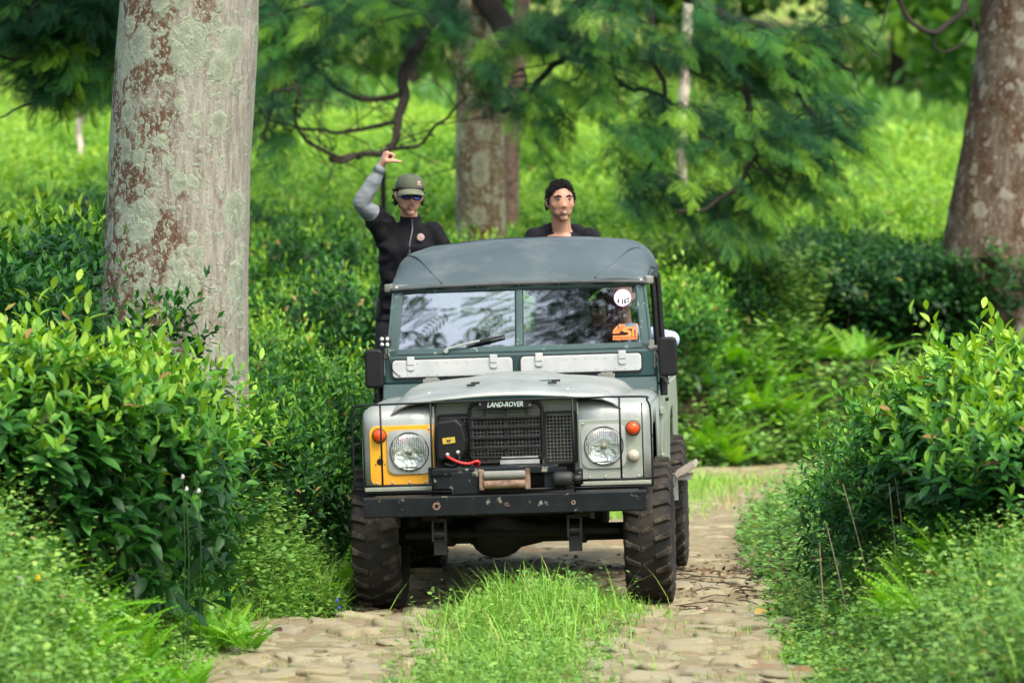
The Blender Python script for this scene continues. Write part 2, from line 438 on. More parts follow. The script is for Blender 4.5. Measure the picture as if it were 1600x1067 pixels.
# ---------------------------------------------------------------- foliage engine
def rowsquads(nr, nc):
    i = np.arange(nr * nc).reshape(nr, nc)
    return np.stack([i[:-1,:-1], i[:-1,1:], i[1:,1:], i[1:,:-1]], -1).reshape(-1, 4)
def leaf_template(rows, width, bend, fold, nc=3):   # leaf from y=0 to y=1
    v = []
    for t_, w in rows:
        for c in (np.linspace(-1, 1, nc)):
            v.append((c * w * width, t_ - .06 * bend * t_ * t_, -bend * t_ * t_ + fold * abs(c) * w * width))
    return np.array(v), rowsquads(len(rows), nc)
LEAF_HI = leaf_template([(0,.08),(.22,.72),(.5,1),(.78,.66),(1,.04)], .215, .22, .35)
LEAF_LO = leaf_template([(0,.2),(.5,1),(1,.10)], .26, .22, .0, 2)
LEAF_ONE = (np.array([(0,0,0),(.24,.5,.03),(0,1,-.08),(-.24,.5,.03)]), np.array([[0,1,2,3]]))
BLADE = leaf_template([(0,1),(.4,.8),(.75,.5),(1,.06)], .022, .45, 0, 2)
def pinnate(n, lw, ll, droop=.25, taper=True):      # compound leaf: pairs of leaflets along a rachis
    vs_, fs_ = [], []
    for k in range(n):
        t_ = .12 + .88 * k / (n - 1); s = ll * (math.sin(math.pi * (t_ * .8 + .12)) if taper else 1 - .85 * t_)
        z = -droop * t_ * t_
        for sg in (-1, 1):
            b = len(vs_); ax = np.array((sg * .88, .42, -.18)); side = np.array((-.42 * sg, .88, 0)) * lw
            p = np.array((0, t_, z))
            vs_ += [p, p + ax * s * .5 + side, p + ax * s, p + ax * s * .5 - side]
            fs_.append((b, b+1, b+2, b+3))
    b = len(vs_)
    for t_ in (0, .5, 1.0):
        vs_ += [np.array((-.006, t_, -droop*t_*t_)), np.array((.006, t_, -droop*t_*t_))]
    fs_ += [(b, b+1, b+3, b+2), (b+2, b+3, b+5, b+4)]
    return np.array(vs_), np.array(fs_)
FEATHER = pinnate(10, .030, .30)
FROND = pinnate(13, .030, .30, .35, False)

def nrm(a): return a / np.maximum(np.linalg.norm(a, axis=-1, keepdims=True), 1e-9)
def place(tpl, pos, axis, up, size, tint, wscale=None):
    V, Fc = tpl; n = len(pos)
    y = nrm(axis); x = nrm(np.cross(y, up)); z = np.cross(x, y)
    s = np.asarray(size).reshape(-1, 1, 1) if hasattr(size, '__len__') else np.full((n, 1, 1), size)
    w = 1 if wscale is None else np.asarray(wscale).reshape(-1, 1, 1)
    out = pos[:, None, :] + s * (V[None, :, 0:1] * w * x[:, None, :] + V[None, :, 1:2] * y[:, None, :] + V[None, :, 2:3] * z[:, None, :])
    fs_ = (Fc[None] + (np.arange(n) * len(V))[:, None, None]).reshape(-1, 4)
    return out.reshape(-1, 3), fs_, np.repeat(tint, len(V))
def combine(parts):
    v, f, t, b = [], [], [], 0
    for a, q, c in parts:
        v.append(a); f.append(q + b); t.append(c); b += len(a)
    return np.concatenate(v), np.concatenate(f), np.concatenate(t)
def rdir(n): return nrm(rng.normal(size=(n, 3)))

def bush_mesh(name, seed, rx, ry, h, nshoot, leaf, tpl, nleaf=8, inner=600, young=.95, old=.25, exp=.55, skirt=.22):
    r_ = np.random.default_rng(seed); global rng; keep = rng; rng = r_
    # shoot roots on a lumpy flat-topped dome
    n0 = nshoot; ph = r_.uniform(0, 2*np.pi, n0); ct = r_.uniform(skirt, 1, n0) ** .8; st = np.sqrt(1 - ct**2)
    sg = lambda a: np.sign(a) * np.abs(a) ** exp
    lump = 1 + .16 * np.sin(3 * ph + seed) * st + .15 * np.sin(4 * ph + 2 * seed + 5 * ct) + .10 * np.sin(9 * ph + seed * 3 - 8 * ct) + r_.normal(0, .09, n0)
    p = np.stack([rx * sg(st) * np.cos(ph) * lump, ry * sg(st) * np.sin(ph) * lump, h * (.12 + .88 * sg(ct) * (1 + .62 * (lump - 1)))], -1)
    nrmv = nrm(np.stack([p[:,0]/rx**2, p[:,1]/ry**2, (p[:,2]/h) * 1.6 / h], -1))
    d = nrm(nrmv * .75 + np.array((0, 0, .75)) + r_.normal(0, .28, (n0, 3)))
    L = leaf * (r_.uniform(.8, 2.2, n0) + (r_.random(n0) < .14) * r_.uniform(.6, 2.2, n0))
    depth = r_.uniform(0, .10, n0); p = p - nrmv * depth[:, None]
    base_t = np.clip(.5 + .45 * ct + r_.normal(0, .10, n0), 0, 1)  # tops tinted brighter than sides, so top light sits in the leaf colour
    parts = []; az0 = r_.uniform(0, 6.28, n0)
    e1 = nrm(np.cross(d, rdir(n0))); e2 = np.cross(d, e1)
    for k in range(nleaf):
        tt = k / (nleaf - 1); az = az0 + k * 2.4 + r_.normal(0, .3, n0); ang = 1.45 - 1.0 * tt + r_.normal(0, .2, n0)
        rad = e1 * np.cos(az)[:, None] + e2 * np.sin(az)[:, None]
        ax = d * np.cos(ang)[:, None] + rad * np.sin(ang)[:, None]
        pos = p + d * (L * (tt - .3))[:, None]
        sz = leaf * (1.0 - .38 * tt) * r_.uniform(.7, 1.2, n0)
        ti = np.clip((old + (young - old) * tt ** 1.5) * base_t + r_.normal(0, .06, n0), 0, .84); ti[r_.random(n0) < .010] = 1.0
        parts.append(place(tpl, pos, ax, d + .3 * rad, sz, ti))
    if inner:
        q = rdir(inner); q[:, 2] = np.abs(q[:, 2]) ; rr = r_.uniform(.55, 1.0, inner) 
        pos = np.stack([rx * sg(q[:,0]) * rr, ry * sg(q[:,1]) * rr, h * (.05 + .9 * q[:,2]) * rr], -1)
        ax = nrm(q * .8 + rdir(inner) * .8 + np.array((0, 0, -.1)))
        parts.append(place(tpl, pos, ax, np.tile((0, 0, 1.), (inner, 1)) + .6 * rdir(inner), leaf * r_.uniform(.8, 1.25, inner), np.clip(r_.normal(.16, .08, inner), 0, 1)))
    v, f, t_ = combine(parts); me = npmesh(name, v, f, t_)
    rng = keep
    return me
def stems_mesh(name, seed, rx, ry, h, n, rad=.012, lean=.75):
    r_ = random.Random(seed); m_ = MB()
    for k in range(n):
        a = r_.uniform(0, 6.28); q = r_.random() ** .5
        b = Vector((.22 * rx * math.cos(a), .22 * ry * math.sin(a), -.05)); e = Vector((rx * lean * q * math.cos(a), ry * lean * q * math.sin(a), h * r_.uniform(.6, .92)))
        mid = b.lerp(e, .5) + Vector((r_.uniform(-.1, .1), r_.uniform(-.1, .1), .05))
        m_.tube(smoothcurve([b, mid, e], 3), [rad * (1 - .12 * j) for j in range(7)], 5)
    me = m_.mesh(name); me.polygons.foreach_set('use_smooth', [True] * len(me.polygons)); return me

BUSH = {}
def make_kind(key, n, args, stem_n=14, leafm='tea', stem_rad=.014):
    out = []
    for k in range(n):
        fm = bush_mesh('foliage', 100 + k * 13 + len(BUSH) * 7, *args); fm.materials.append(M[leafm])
        sm = stems_mesh('stem', k + 3, args[0], args[1], args[2], stem_n, stem_rad); sm.materials.append(M['twig'])
        out.append((fm, sm))
    BUSH[key] = out
make_kind('near', 5, (.62, .60, 1.0, 235, .138, LEAF_HI, 8, 480, .95, .22, .68), 18)
make_kind('edge', 5, (.62, .60, 1.0, 300, .085, LEAF_HI, 7, 800, .66, .14, .8), 22)  # darkened tints put the left hedge's shadow into the leaf colour
make_kind('field', 5, (.85, .85, .9, 430, .095, LEAF_LO, 7, 450, 1.0, .40, .70), 8)
make_kind('far', 3, (.85, .85, .9, 430, .105, LEAF_LO, 7, 300, 1.0, .66, .65), 6)
make_kind('dark', 4, (.75, .7, 1.1, 330, .10, LEAF_LO, 7, 900, .40, .06, .7), 14)  # shade of the hedge at the bend is tinted into these leaves
BUSHCOUNT = {}
def bush(kind, x, d, s, hs, label, group, name='tea_bush', rot=None, z=None):
    k = BUSHCOUNT.get(kind, 0); BUSHCOUNT[kind] = k + 1
    fm, sm = BUSH[kind][k % len(BUSH[kind])]
    o = empty(name, (x, d, (G(x, d) if z is None else z) - .03), (0, 0, random.uniform(0, 6.28) if rot is None else rot)); o.scale = (s, s, hs)
    tag(o, label, 'bush', group)
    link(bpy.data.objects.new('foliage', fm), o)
    if sm: link(bpy.data.objects.new('stem', sm), o)
    return o
def bushp(kind, px, d, top_py, s, label, group, **kw):     # the bush whose top shows at that height
    x = (px - 800) * d / F; z0 = G(x, d); top = CAMZ - (top_py - HOR) * d / F
    hs = max(.35, (top - z0) / (1.02 if kind != 'field' else .92) / 1.06)
    return bush(kind, x, d, s, hs, label, group, **kw)
# ---------------------------------------------------------------- the old 4x4
M['silver'] = nmat('worn_silver_paint', (.38,.41,.385), (.27,.31,.29), 3.5, .40, .40, .22, 7, c3=(.17,.21,.17), s3=4.2, t3=(.52,.74), rough2=.7, m3=.05)
M['silver_dirty'] = nmat('dusty_green_grey_paint', (.34,.38,.31), (.25,.30,.24), 2.2, .5, .25, .08, 50, c3=(.24,.22,.16), s3=6, t3=(.58,.72), rough2=.8, m3=.0)
M['teal'] = nmat('faded_teal_paint', (.011,.048,.050), (.016,.062,.061), 4, .48, 0, .05, 60, c3=(.16,.22,.20), s3=22, t3=(.70,.74), rough2=.7)
M['teal_worn'] = nmat('chipped_teal_paint', (.012,.048,.049), (.022,.070,.066), 5, .5, 0, .08, 60, c3=(.30,.35,.32), s3=13, t3=(.61,.68), rough2=.7)
M['grey_panel'] = nmat('grey_green_panel_paint', (.27,.30,.26), (.22,.25,.21), 5, .5, .1, .05, c3=(.38,.40,.36), s3=18, t3=(.66,.70))
M['yellow'] = nmat('yellow_paint', (.78,.40,.022), (.70,.34,.02), 6, .42, 0, .04, c3=(.44,.40,.28), s3=14, t3=(.63,.70), rough2=.7)
M['bezel'] = nmat('scratched_aluminium', (.58,.60,.58), (.42,.46,.44), 9, .35, .6, .05)
M['white_metal'] = nmat('white_painted_metal', (.50,.53,.52), (.42,.46,.45), 7, .45, 0, .03, c3=(.45,.46,.42), s3=30, t3=(.70,.73))
M['canvas'] = nmat('grey_canvas', (.060,.092,.101), (.046,.074,.082), 2.4, .75, 0, .35, 9, c3=(.092,.118,.122), s3=3.5, t3=(.52,.70), rough2=.8)
M['hem'] = nmat('dark_canvas_hem', (.075,.088,.086), (.05,.06,.06), 8, .85, 0, .2)
M['canvas_pale'] = nmat('dusty_canvas_edge', (.22,.23,.20), (.15,.16,.14), 10, .85, 0, .2)
M['bumper'] = nmat('scuffed_black_paint', (.006,.009,.011), (.011,.015,.017), 7, .45, 0, .10, 30, c3=(.22,.23,.19), s3=13, t3=(.605,.66), rough2=.85, spec=.18)
M['black'] = nmat('black_steel', (.010,.011,.012), (.016,.017,.016), 12, .6, 0, .06, c3=(.07,.05,.035), s3=20, t3=(.62,.70))
M['black_gloss'] = nmat('black_plastic', (.008,.009,.010), (.012,.013,.014), 9, .45, 0, spec=.25)
M['deep_black'] = nmat('mottled_black', (.008,.008,.008), (.016,.013,.010), 9, .8, 0)  # near-black mottle shared by underbody, recesses and cab floor
M['rust'] = nmat('rusty_steel', (.17,.09,.055), (.27,.20,.14), 18, .75, .15, .2, c3=(.09,.06,.045), s3=14, t3=(.5,.6))
M['rubber'] = nmat('muddy_tyre_rubber', (.008,.0075,.007), (.013,.012,.011), 8, .85, 0, .25, 30, c3=(.035,.029,.022), s3=9, t3=(.52,.66))
M['mud'] = nmat('dried_mud_tread', (.026,.023,.018), (.013,.012,.011), 12, .95, 0, .5, 25, c3=(.075,.063,.045), s3=9, t3=(.5,.62))
M['orange_lens'] = nmat('orange_lens', (.72,.085,.012), (.60,.06,.01), 20, .18, 0)
M['clear_lens'] = nmat('milky_lens', (.48,.44,.34), (.40,.36,.27), 20, .2, 0)
M['red_cable'] = nmat('red_cable', (.55,.03,.025), (.45,.02,.02), 20, .45, 0)
M['letter'] = nmat('pale_green_lettering', (.55,.68,.60), None, 20, .5, 0)
M['orange_print'] = nmat('orange_print', (.85,.22,.03), (.80,.19,.025), 20, .5, 0)
M['white_print'] = nmat('white_print', (.80,.80,.84), None, 20, .5, 0)
M['dark_print'] = nmat('dark_print', (.03,.05,.06), None, 20, .5, 0)
M['purple_print'] = nmat('purple_print', (.32,.10,.30), None, 20, .5, 0)
M['yellow_print'] = nmat('yellow_print', (.62,.45,.05), None, 20, .5, 0)
M['wood'] = nmat('grey_weathered_wood', (.33,.30,.25), (.22,.20,.16), 10, .85, 0, .3)
M['seat'] = nmat('dark_vinyl', (.03,.033,.036), None, 9, .6, 0)
def glassmat(name, refl, tc=(.42,.47,.47,1)):
    t = NT(name); t.n.remove(t.bsdf)
    tr = t.node('ShaderNodeBsdfTransparent'); tr.inputs[0].default_value = tc
    gl = t.node('ShaderNodeBsdfGlossy'); gl.inputs['Roughness'].default_value = .015; gl.inputs[0].default_value = (.78,.90,1,1)
    fr = t.node('ShaderNodeFresnel'); fr.inputs[0].default_value = 1.65
    fac = t.math('ADD', fr.outputs[0], refl)
    mx = t.node('ShaderNodeMixShader'); t.l.new(fac, mx.inputs[0]); t.l.new(tr.outputs[0], mx.inputs[1]); t.l.new(gl.outputs[0], mx.inputs[2])
    t.l.new(mx.outputs[0], t.out.inputs['Surface']); return t.m
M['glass'] = glassmat('windscreen_glass', .07, (.72,.78,.78,1)); M['boosted_glass'] = glassmat('boosted_mirror_glass', .19)  # left pane's reflectivity raised to brighten its mirrored sky
def lensglass():
    t = NT('headlight_glass'); t.n.remove(t.bsdf)
    tr = t.node('ShaderNodeBsdfTransparent'); tr.inputs[0].default_value = (.86,.90,.87,1)
    gl = t.node('ShaderNodeBsdfGlossy'); gl.inputs['Roughness'].default_value = .08
    w = t.node('ShaderNodeTexWave'); w.inputs['Scale'].default_value = 26; w.bands_direction = 'X'; t.l.new(t.co.outputs['Object'], w.inputs[0])
    b = t.node('ShaderNodeBump'); b.inputs['Strength'].default_value = .5; b.inputs['Distance'].default_value = .01
    t.l.new(w.outputs['Fac'], b.inputs['Height']); t.l.new(b.outputs[0], gl.inputs['Normal'])
    mx = t.node('ShaderNodeMixShader'); mx.inputs[0].default_value = .28; t.l.new(tr.outputs[0], mx.inputs[1]); t.l.new(gl.outputs[0], mx.inputs[2])
    t.l.new(mx.outputs[0], t.out.inputs['Surface']); return t.m
M['lensglass'] = lensglass()
def reflector():
    t = NT('headlight_reflector'); t.set('Base Color', (.80,.83,.80)); t.set('Metallic', .85)
    t.set('Roughness', .28); t.bump(t.noise(26, 3, .6), .7, .02); return t.m
M['reflector'] = reflector()

YAW, ROLL = R(4.0), R(1.9)
truck = empty('off_road_vehicle', (0.0, 24.2, .0), (0, -ROLL, -YAW))
tag(truck, 'old silver and teal off road vehicle with grey canvas roof and one yellow headlight panel', 'off-road vehicle')
TM = Matrix.Translation((0.0, 24.2, 0)) @ Euler((0, -ROLL, -YAW)).to_matrix().to_4x4()
def VW(x, y, z): return TM @ Vector((x, y, z))
def islands(mb):
    par = list(range(len(mb.v)))
    def find(a):
        while par[a] != a: par[a] = par[par[a]]; a = par[a]
        return a
    for f_ in mb.f:
        for a in f_[1:]: par[find(a)] = find(f_[0])
    out = {}
    for f_ in mb.f: out.setdefault(find(f_[0]), []).append(f_)
    for fs_ in out.values():
        ids = sorted({i for f_ in fs_ for i in f_}); mp = {i: k for k, i in enumerate(ids)}; n = MB()
        n.v = [mb.v[i] for i in ids]; n.f = [tuple(mp[i] for i in f_) for f_ in fs_]; yield n
SPLIT = set('bracket shade_panel pillar_flange bolt dumb_iron bonnet_pad screw rivet inner_arch terminal door_pillar stud bonnet_stud roof_corner_strap side_rail wheel_box_ steering_rod lens_ sticker_marks small_print'.split())
def part(mb, name, mat, parent=truck, **kw):
    if name in SPLIT or (name == 'hinge' and len(mb.v) <= 16) or (name == 'lens' and mat == 'reflector'):
        for n in islands(mb): o = n.build(name, M[mat], parent, **kw)
        return o
    return mb.build(name, M[mat], parent, **kw)

# wings
def arch_z(y):
    pts = [(0,.72),(.06,.72),(.13,.96),(.22,1.05),(.62,1.05),(.74,.96),(.84,.70),(1.3,.60)]
    for (a, za), (b, zb) in zip(pts, pts[1:]):
        if a <= y <= b: return za + (zb - za) * (y - a) / (b - a)
    return .60
for s in (-1, 1):
    prof = [(0,.72),(0,.9),(0,1.06),(.004,1.12),(.022,1.165),(.055,1.192),(.11,1.203),(.3,1.207),(.7,1.21),(1.30,1.215)]
    m_ = MB(); rows = []
    for x, ins in ((.41,0),(.55,.0),(.70,0),(.755,.002),(.79,.010),(.815,.026),(.828,.048)):
        row = []
        for k, (y, z) in enumerate(prof):
            yy = max(y, ins) if k < 4 else y + ins * max(0, 1 - k * .12); row.append((s * x, yy, z - ins * (1 if k > 3 else .4 if k == 3 else 0)))
        rows.append(row)
    m_.rows(rows, closed=False)
    ys = [.048,.06,.1,.13,.18,.22,.35,.5,.62,.68,.74,.8,.84,.9,1.1,1.30]
    top = lambda y: 1.06 + min(1, max(0, (y - .048) / .1)) * .105
    m_.rows([[(s*.829, y, arch_z(y)) for y in ys], [(s*.831, y, max(arch_z(y) + .02, .5*(arch_z(y) + top(y)))) for y in ys], [(s*.828, y, max(top(y), arch_z(y) + .03)) for y in ys]], closed=False)
    part(m_, 'front_wing', 'silver' if s < 0 else 'silver', solid=.006, smooth=True)
    # seam flange along the bottom and side of the face, plus the inner wall of the recess
    m_ = MB(); m_.box((s*.414, .10, .96), (.008, .196, .47)); part(m_, 'wing_inner_wall', 'grey_panel')
    m_ = MB(); m_.box((s*.62, .0, .728), (.40, .012, .022)); part(m_, 'wing_flange', 'silver_dirty', bevel=.003)
    # splash apron and dark inner arch
    m_ = MB(); m_.box((s*.47, .66, .92), (.012, 1.1, .50)); m_.box((s*.65, .20, .84), (.33, .012, .26)); m_.box((s*.64, 1.05, .84), (.35, .012, .5))
    part(m_, 'inner_arch', 'deep_black')
    # headlight panel
    m_ = MB()
    x0, x1, z0, z1 = (.415, .785, .752, 1.092)
    poly = [(s*x0, z0), (s*x0, z1)] + [(s*(x1 - .04 + .04*math.sin(R(a))), z1 - .04 + .04*math.cos(R(a))) for a in (0,30,60,90)] + [(s*(x1 - .04 + .04*math.cos(R(a))), z0 + .04 - .04*math.sin(R(a))) for a in (0,30,60,90)]
    m_.prism(poly, -.007, .002); 
    hp = part(m_, 'headlight_panel', 'yellow' if s < 0 else 'silver_dirty', bevel=.003)
    hp['label'] = 'yellow painted headlight panel' if s < 0 else 'bare silver headlight panel'
    m_ = MB()
    for bx, bz in ((.74,1.07),(.44,1.07),(.47,.765),(.56,.765),(.66,.765),(.75,.765)): m_.lathe([(0.0001,-.012),(.006,-.011),(.008,-.007)], (s*bx, 0, bz), 'y', 8)
    part(m_, 'screw', 'bezel', hp)
    # headlight: square bezel, bowl, lens
    hx, hz = s*.557, .94
    m_ = MB(); sq = rrect(hx, hz, .252, .252, .045, 4); n = len(sq)
    ang = [math.atan2(q[1] - hz, q[0] - hx) for q in sq]
    rows = [[(q[0], -.008, q[1]) for q in sq], [(q[0], -.017, q[1]) for q in sq],
            [(hx + .112*math.cos(a), -.019, hz + .112*math.sin(a)) for a in ang], [(hx + .108*math.cos(a), -.030, hz + .108*math.sin(a)) for a in ang],
            [(hx + .100*math.cos(a), -.030, hz + .100*math.sin(a)) for a in ang], [(hx + .099*math.cos(a), -.022, hz + .099*math.sin(a)) for a in ang]]
    m_.rows(rows, True)
    hl = part(m_, 'headlight', 'bezel', auto=30)
    m_ = MB(); m_.lathe([(.100,-.030),(.09,-.023),(.07,-.016),(.04,-.0105),(.001,-.009)], (hx, 0, hz), 'y', 28, False); part(m_, 'reflector', 'reflector', hl, smooth=True)
    m_ = MB(); m_.lathe([(.001,-.056),(.04,-.053),(.075,-.044),(.098,-.031)], (hx, 0, hz), 'y', 32, False); part(m_, 'lens', 'lensglass', hl, smooth=True)
    m_ = MB(); m_.lathe([(.001,-.040),(.014,-.038),(.018,-.024),(.018,-.012)], (hx, 0, hz), 'y', 12, False); part(m_, 'bulb', 'clear_lens', hl, smooth=True)
    m_ = MB(); m_.lathe([(.108,-.022),(.1135,-.024),(.1135,-.014),(.108,-.014)], (hx,0,hz), 'y', 32, False)
    part(m_, 'rim_shadow_gap', 'black', hl).name = 'rim_shadow_ring'  # black ring painted in as the shadow gap around the rim
    # orange turn signal and small lower lamp
    m_ = MB(); m_.lathe([(.001,-.052),(.02,-.050),(.032,-.040),(.037,-.022),(.038,-.006)], (s*.727,0,1.037), 'y', 20, False)
    ts = part(m_, 'turn_signal', 'orange_lens', smooth=True)
    m_ = MB(); m_.lathe([(.040,-.014),(.043,-.012),(.043,-.004)], (s*.727,0,1.037), 'y', 20, True); part(m_, 'lamp_base', 'black', ts)
    m_ = MB()
    if s > 0:
        m_.lathe([(.001,-.046),(.02,-.044),(.031,-.034),(.035,-.012),(.035,-.004)], (s*.724,0,.88), 'y', 18, False); part(m_, 'side_lamp', 'clear_lens', smooth=True)
    else:
        m_.lathe([(.0185,-.006),(.0195,-.010),(.014,-.012),(.001,-.0105)], (s*.727,0,.888), 'y', 14, False)
        for a in (90, 210, 330): m_.lathe([(.001,-.011),(.004,-.010),(.004,-.006)], (s*.727 + .030*math.cos(R(a)), 0, .888 + .030*math.sin(R(a))), 'y', 6)
        part(m_, 'lamp_socket', 'black_gloss')
    # wing top seam strip
    m_ = MB(); m_.box((s*.615, .35, 1.208), (.012, .5, .006)); part(m_, 'wing_seam', 'silver_dirty')

# bonnet
m_ = MB(); rows = []
for j in range(17):
    t = j / 16; y = -.045 + 1.15 * t; row = []
    for i in range(25):
        u = -1 + i / 12; w = (.69 - .04 * max(0, .25 - t) * 2 * 1)
        lift = 1.262 + .060 * t
        z = lift - .052 * abs(u) ** 2.4 - .055 * max(0, (abs(u) - .82) / .18) ** 2 * 1.0
        fr = max(0, (.07 - t) / .07); z -= .020 * fr ** 2
        z += .022 * max(0, 1 - (u / .42) ** 2) * (.35 + .65 * min(1, t * 3)) * (1 - .4 * fr)
        yy = y + .06 * abs(u) ** 4 * (1 - t) ; row.append((u * w, yy, z))
    rows.append(row)
m_.rows(rows, closed=False)
bon = part(m_, 'bonnet', 'silver', solid=.012, smooth=True)
m_ = MB(); m_.ball((.05, .62, 1.305), (.20,.22,.008), 16, 6); part(m_, 'worn_patch', 'teal_worn', bon, smooth=True).name = 'paint_patch'
m_ = MB()
for x in (-.20, .27):
    m_.box((x, .42, 1.308), (.05,.03,.012)); m_.box((x - .015, .30, 1.300), (.05,.03,.012))
part(m_, 'bonnet_pad', 'black', bon)
for x in (-.52, .53):
    m_ = MB(); m_.box((x, 1.16, 1.30), (.07,.05,.05)); m_.box((x, 1.12, 1.30), (.10,.012,.035)); m_.box((x - .01, 1.112, 1.302), (.02,.004,.012)); part(m_, 'bonnet_hinge', 'canvas_pale', bevel=.003)
for x in (-.45, -.1, .0, .35):
    m_ = MB(); m_.lathe([(.001,.006),(.008,.004),(.010,0)], (x, .15, 1.283 if abs(x) < .2 else 1.265), 'z', 8); part(m_, 'bonnet_stud', 'bezel', bon)

# radiator panel, grilles
m_ = MB()
m_.box((0, .115, 1.165), (.82, .012, .09)); m_.box((-.40, .115, .95), (.03,.012,.345)); m_.box((.40, .115, .95), (.03,.012,.345)); m_.box((0, .115, .755), (.82,.012,.06))
for s in (-1, 1): m_.box((s*.208, .113, .95), (.022,.012,.34))
rp = part(m_, 'radiator_panel', 'grey_panel', bevel=.003)
m_ = MB(); m_.box((0, .20, .96), (.80,.05,.42)); part(m_, 'radiator', 'deep_black', rp)
def meshgrid(x0, x1, z0, z1, y, pitch, r_):
    m_ = MB(); k = int(round((x1 - x0) / pitch))
    for i in range(k + 1): m_.box((x0 + i * pitch, y, (z0 + z1) / 2), (r_, r_, z1 - z0))
    k = int(round((z1 - z0) / pitch))
    for i in range(k + 1): m_.box(((x0 + x1) / 2, y - r_ * .9, z0 + i * pitch), (x1 - x0, r_, r_))
    return m_
M['wire'] = nmat('dull_grey_wire', (.20,.22,.19), (.10,.11,.10), 20, .5, .3)
for s in (-1, 1):
    a, b = (.225, .385) if s > 0 else (-.385, -.225)
    m_ = MB(); fr = rrect((a+b)/2, .995, b - a + .03, .30, .02, 3); fi = rrect((a+b)/2, .995, b - a, .27, .012, 3)
    m_.rows([[(q[0], .105, q[1]) for q in fr], [(q[0], .092, q[1]) for q in fr], [(q[0], .092, q[1]) for q in fi], [(q[0], .108, q[1]) for q in fi]], True)
    sg = part(m_, 'side_grille', 'black')
    part(meshgrid(a, b, .86, 1.13, .10, .020, .0042), 'wire_mesh', 'wire', sg)
m_ = MB()
out = rrect(.0, 1.035, .415, .345, .05, 6)
pts = [(q[0], .018, q[1]) for q in out]; m_.tube(pts + pts[:2], .011, 8, False)
gr = part(m_, 'grille', 'black_gloss', smooth=True)
part(meshgrid(-.19, .19, .875, 1.195, .045, .020, .0042), 'wire_mesh', 'wire', gr)
for z in (1.118, 1.061, 1.003, .946, .892):
    m_ = MB(); m_.box((-.008, .012, z), (.40, .018, .017)); part(m_, 'slat', 'black_gloss', gr, bevel=.004)
m_ = MB(); m_.box((0, .028, 1.0), (.012,.012,.33)); m_.box((-.12,.028,1.0), (.008,.012,.33)); m_.box((.12,.028,1.0), (.008,.012,.33)); part(m_, 'grille_bar', 'black', gr)
m_ = MB(); m_.prism(rrect(.0, 1.196, .31, .052, .006, 2), -.014, .0); bd = part(m_, 'badge', 'black_gloss', bevel=.002)
me = textmesh('LAND-ROVER', .040, .0012, .25, .0012); me.materials.append(M['letter'])
o = link(bpy.data.objects.new('lettering', me), bd); o.location = (0, -.0155, 1.194); o.rotation_euler = (R(90), 0, 0); o.scale = (.84, 1, 1)
m_ = MB()
for x in (-.142, .142): m_.lathe([(.001,-.019),(.008,-.018),(.009,-.013)], (x, 0, 1.199 if x < 0 else 1.186), 'y', 10)
part(m_, 'rivet', 'wire', bd)
m_ = MB(); m_.box((.075, -.012, .866), (.225, .006, .024)); m_.box((.075,-.014,.892), (.21,.010,.008)); npl = part(m_, 'maker_plate', 'bezel')

# bumper, brush guard, winch
m_ = MB()
prof = [(-.30,.585),(-.306,.592),(-.306,.690),(-.30,.697),(-.20,.697),(-.20,.685),(-.285,.685),(-.285,.597),(-.20,.597),(-.20,.585)]
m_.rows([[(x, y, z) for y, z in prof] for x in (-.80,-.79,-.4,0,.4,.79,.80)], True, True)
bp = part(m_, 'bumper', 'bumper')
m_ = MB()
for x, rr_ in ((-.385,.024), (.012,.012), (.39,.013)):
    m_.lathe([(rr_,-.3075),(rr_*.95,-.3085),(rr_*.55,-.3083),(rr_*.5,-.300)], (x,0,.642), 'y', 6 if x < 0 else 10, False)
part(m_, 'bolt', 'rust', bp)
m_ = MB(); m_.lathe([(.0005,-.3068),(.016,-.3068)], (-.385,0,.642), 'y', 6, True); part(m_, 'jack_hole', 'deep_black', bp)  # flat black disc stands for the shaded inside of the hole
m_ = MB()
for s in (-1, 1): m_.box((s*.43, .02, .60), (.09, .46, .09)); m_.box((s*.70, -.15, .64), (.012,.28,.09))
part(m_, 'dumb_iron', 'deep_black')
m_ = MB(); m_.box((0,-.15,.693), (1.5,.18,.006)); part(m_, 'bumper_shelf', 'black')

bg = MB(); yb = -.27; r_ = .0062
bg.tube(smoothcurve([(-.85,yb,.72),(-.853,yb,1.10),(-.85,yb,1.16),(-.835,yb,1.205),(-.80,yb,1.222),(-.3,yb,1.226),(.3,yb,1.228),(.78,yb,1.226),(.82,yb,1.205),(.838,yb,1.15),(.84,yb,1.0),(.84,yb,.72)], 5), r_, 6)
for x, z0, z1 in ((-.69,.765,1.225),(-.405,.70,1.226),(.40,.70,1.227),(.665,.765,1.226)): bg.tube([(x,yb,z0),(x,yb,z1)], r_, 6)
for a, b in ((-.853,-.405),(.43,.84)): bg.tube([(a,yb-.004,.765),(b,yb-.004,.765)], r_, 6)
bg.tube([(-.85,yb,.722),(.84,yb,.722)], r_, 6); bg.tube([(-.79,yb,.765),(-.79,yb,1.17)], .004, 6); bg.tube([(.79,yb,.765),(.79,yb,1.19)], .004, 6)
for s in (-1,1): bg.tube([(s*.845,yb,1.0),(s*.835,.0,1.0)], .005, 6)
part(bg, 'brush_guard', 'black_gloss', smooth=True)

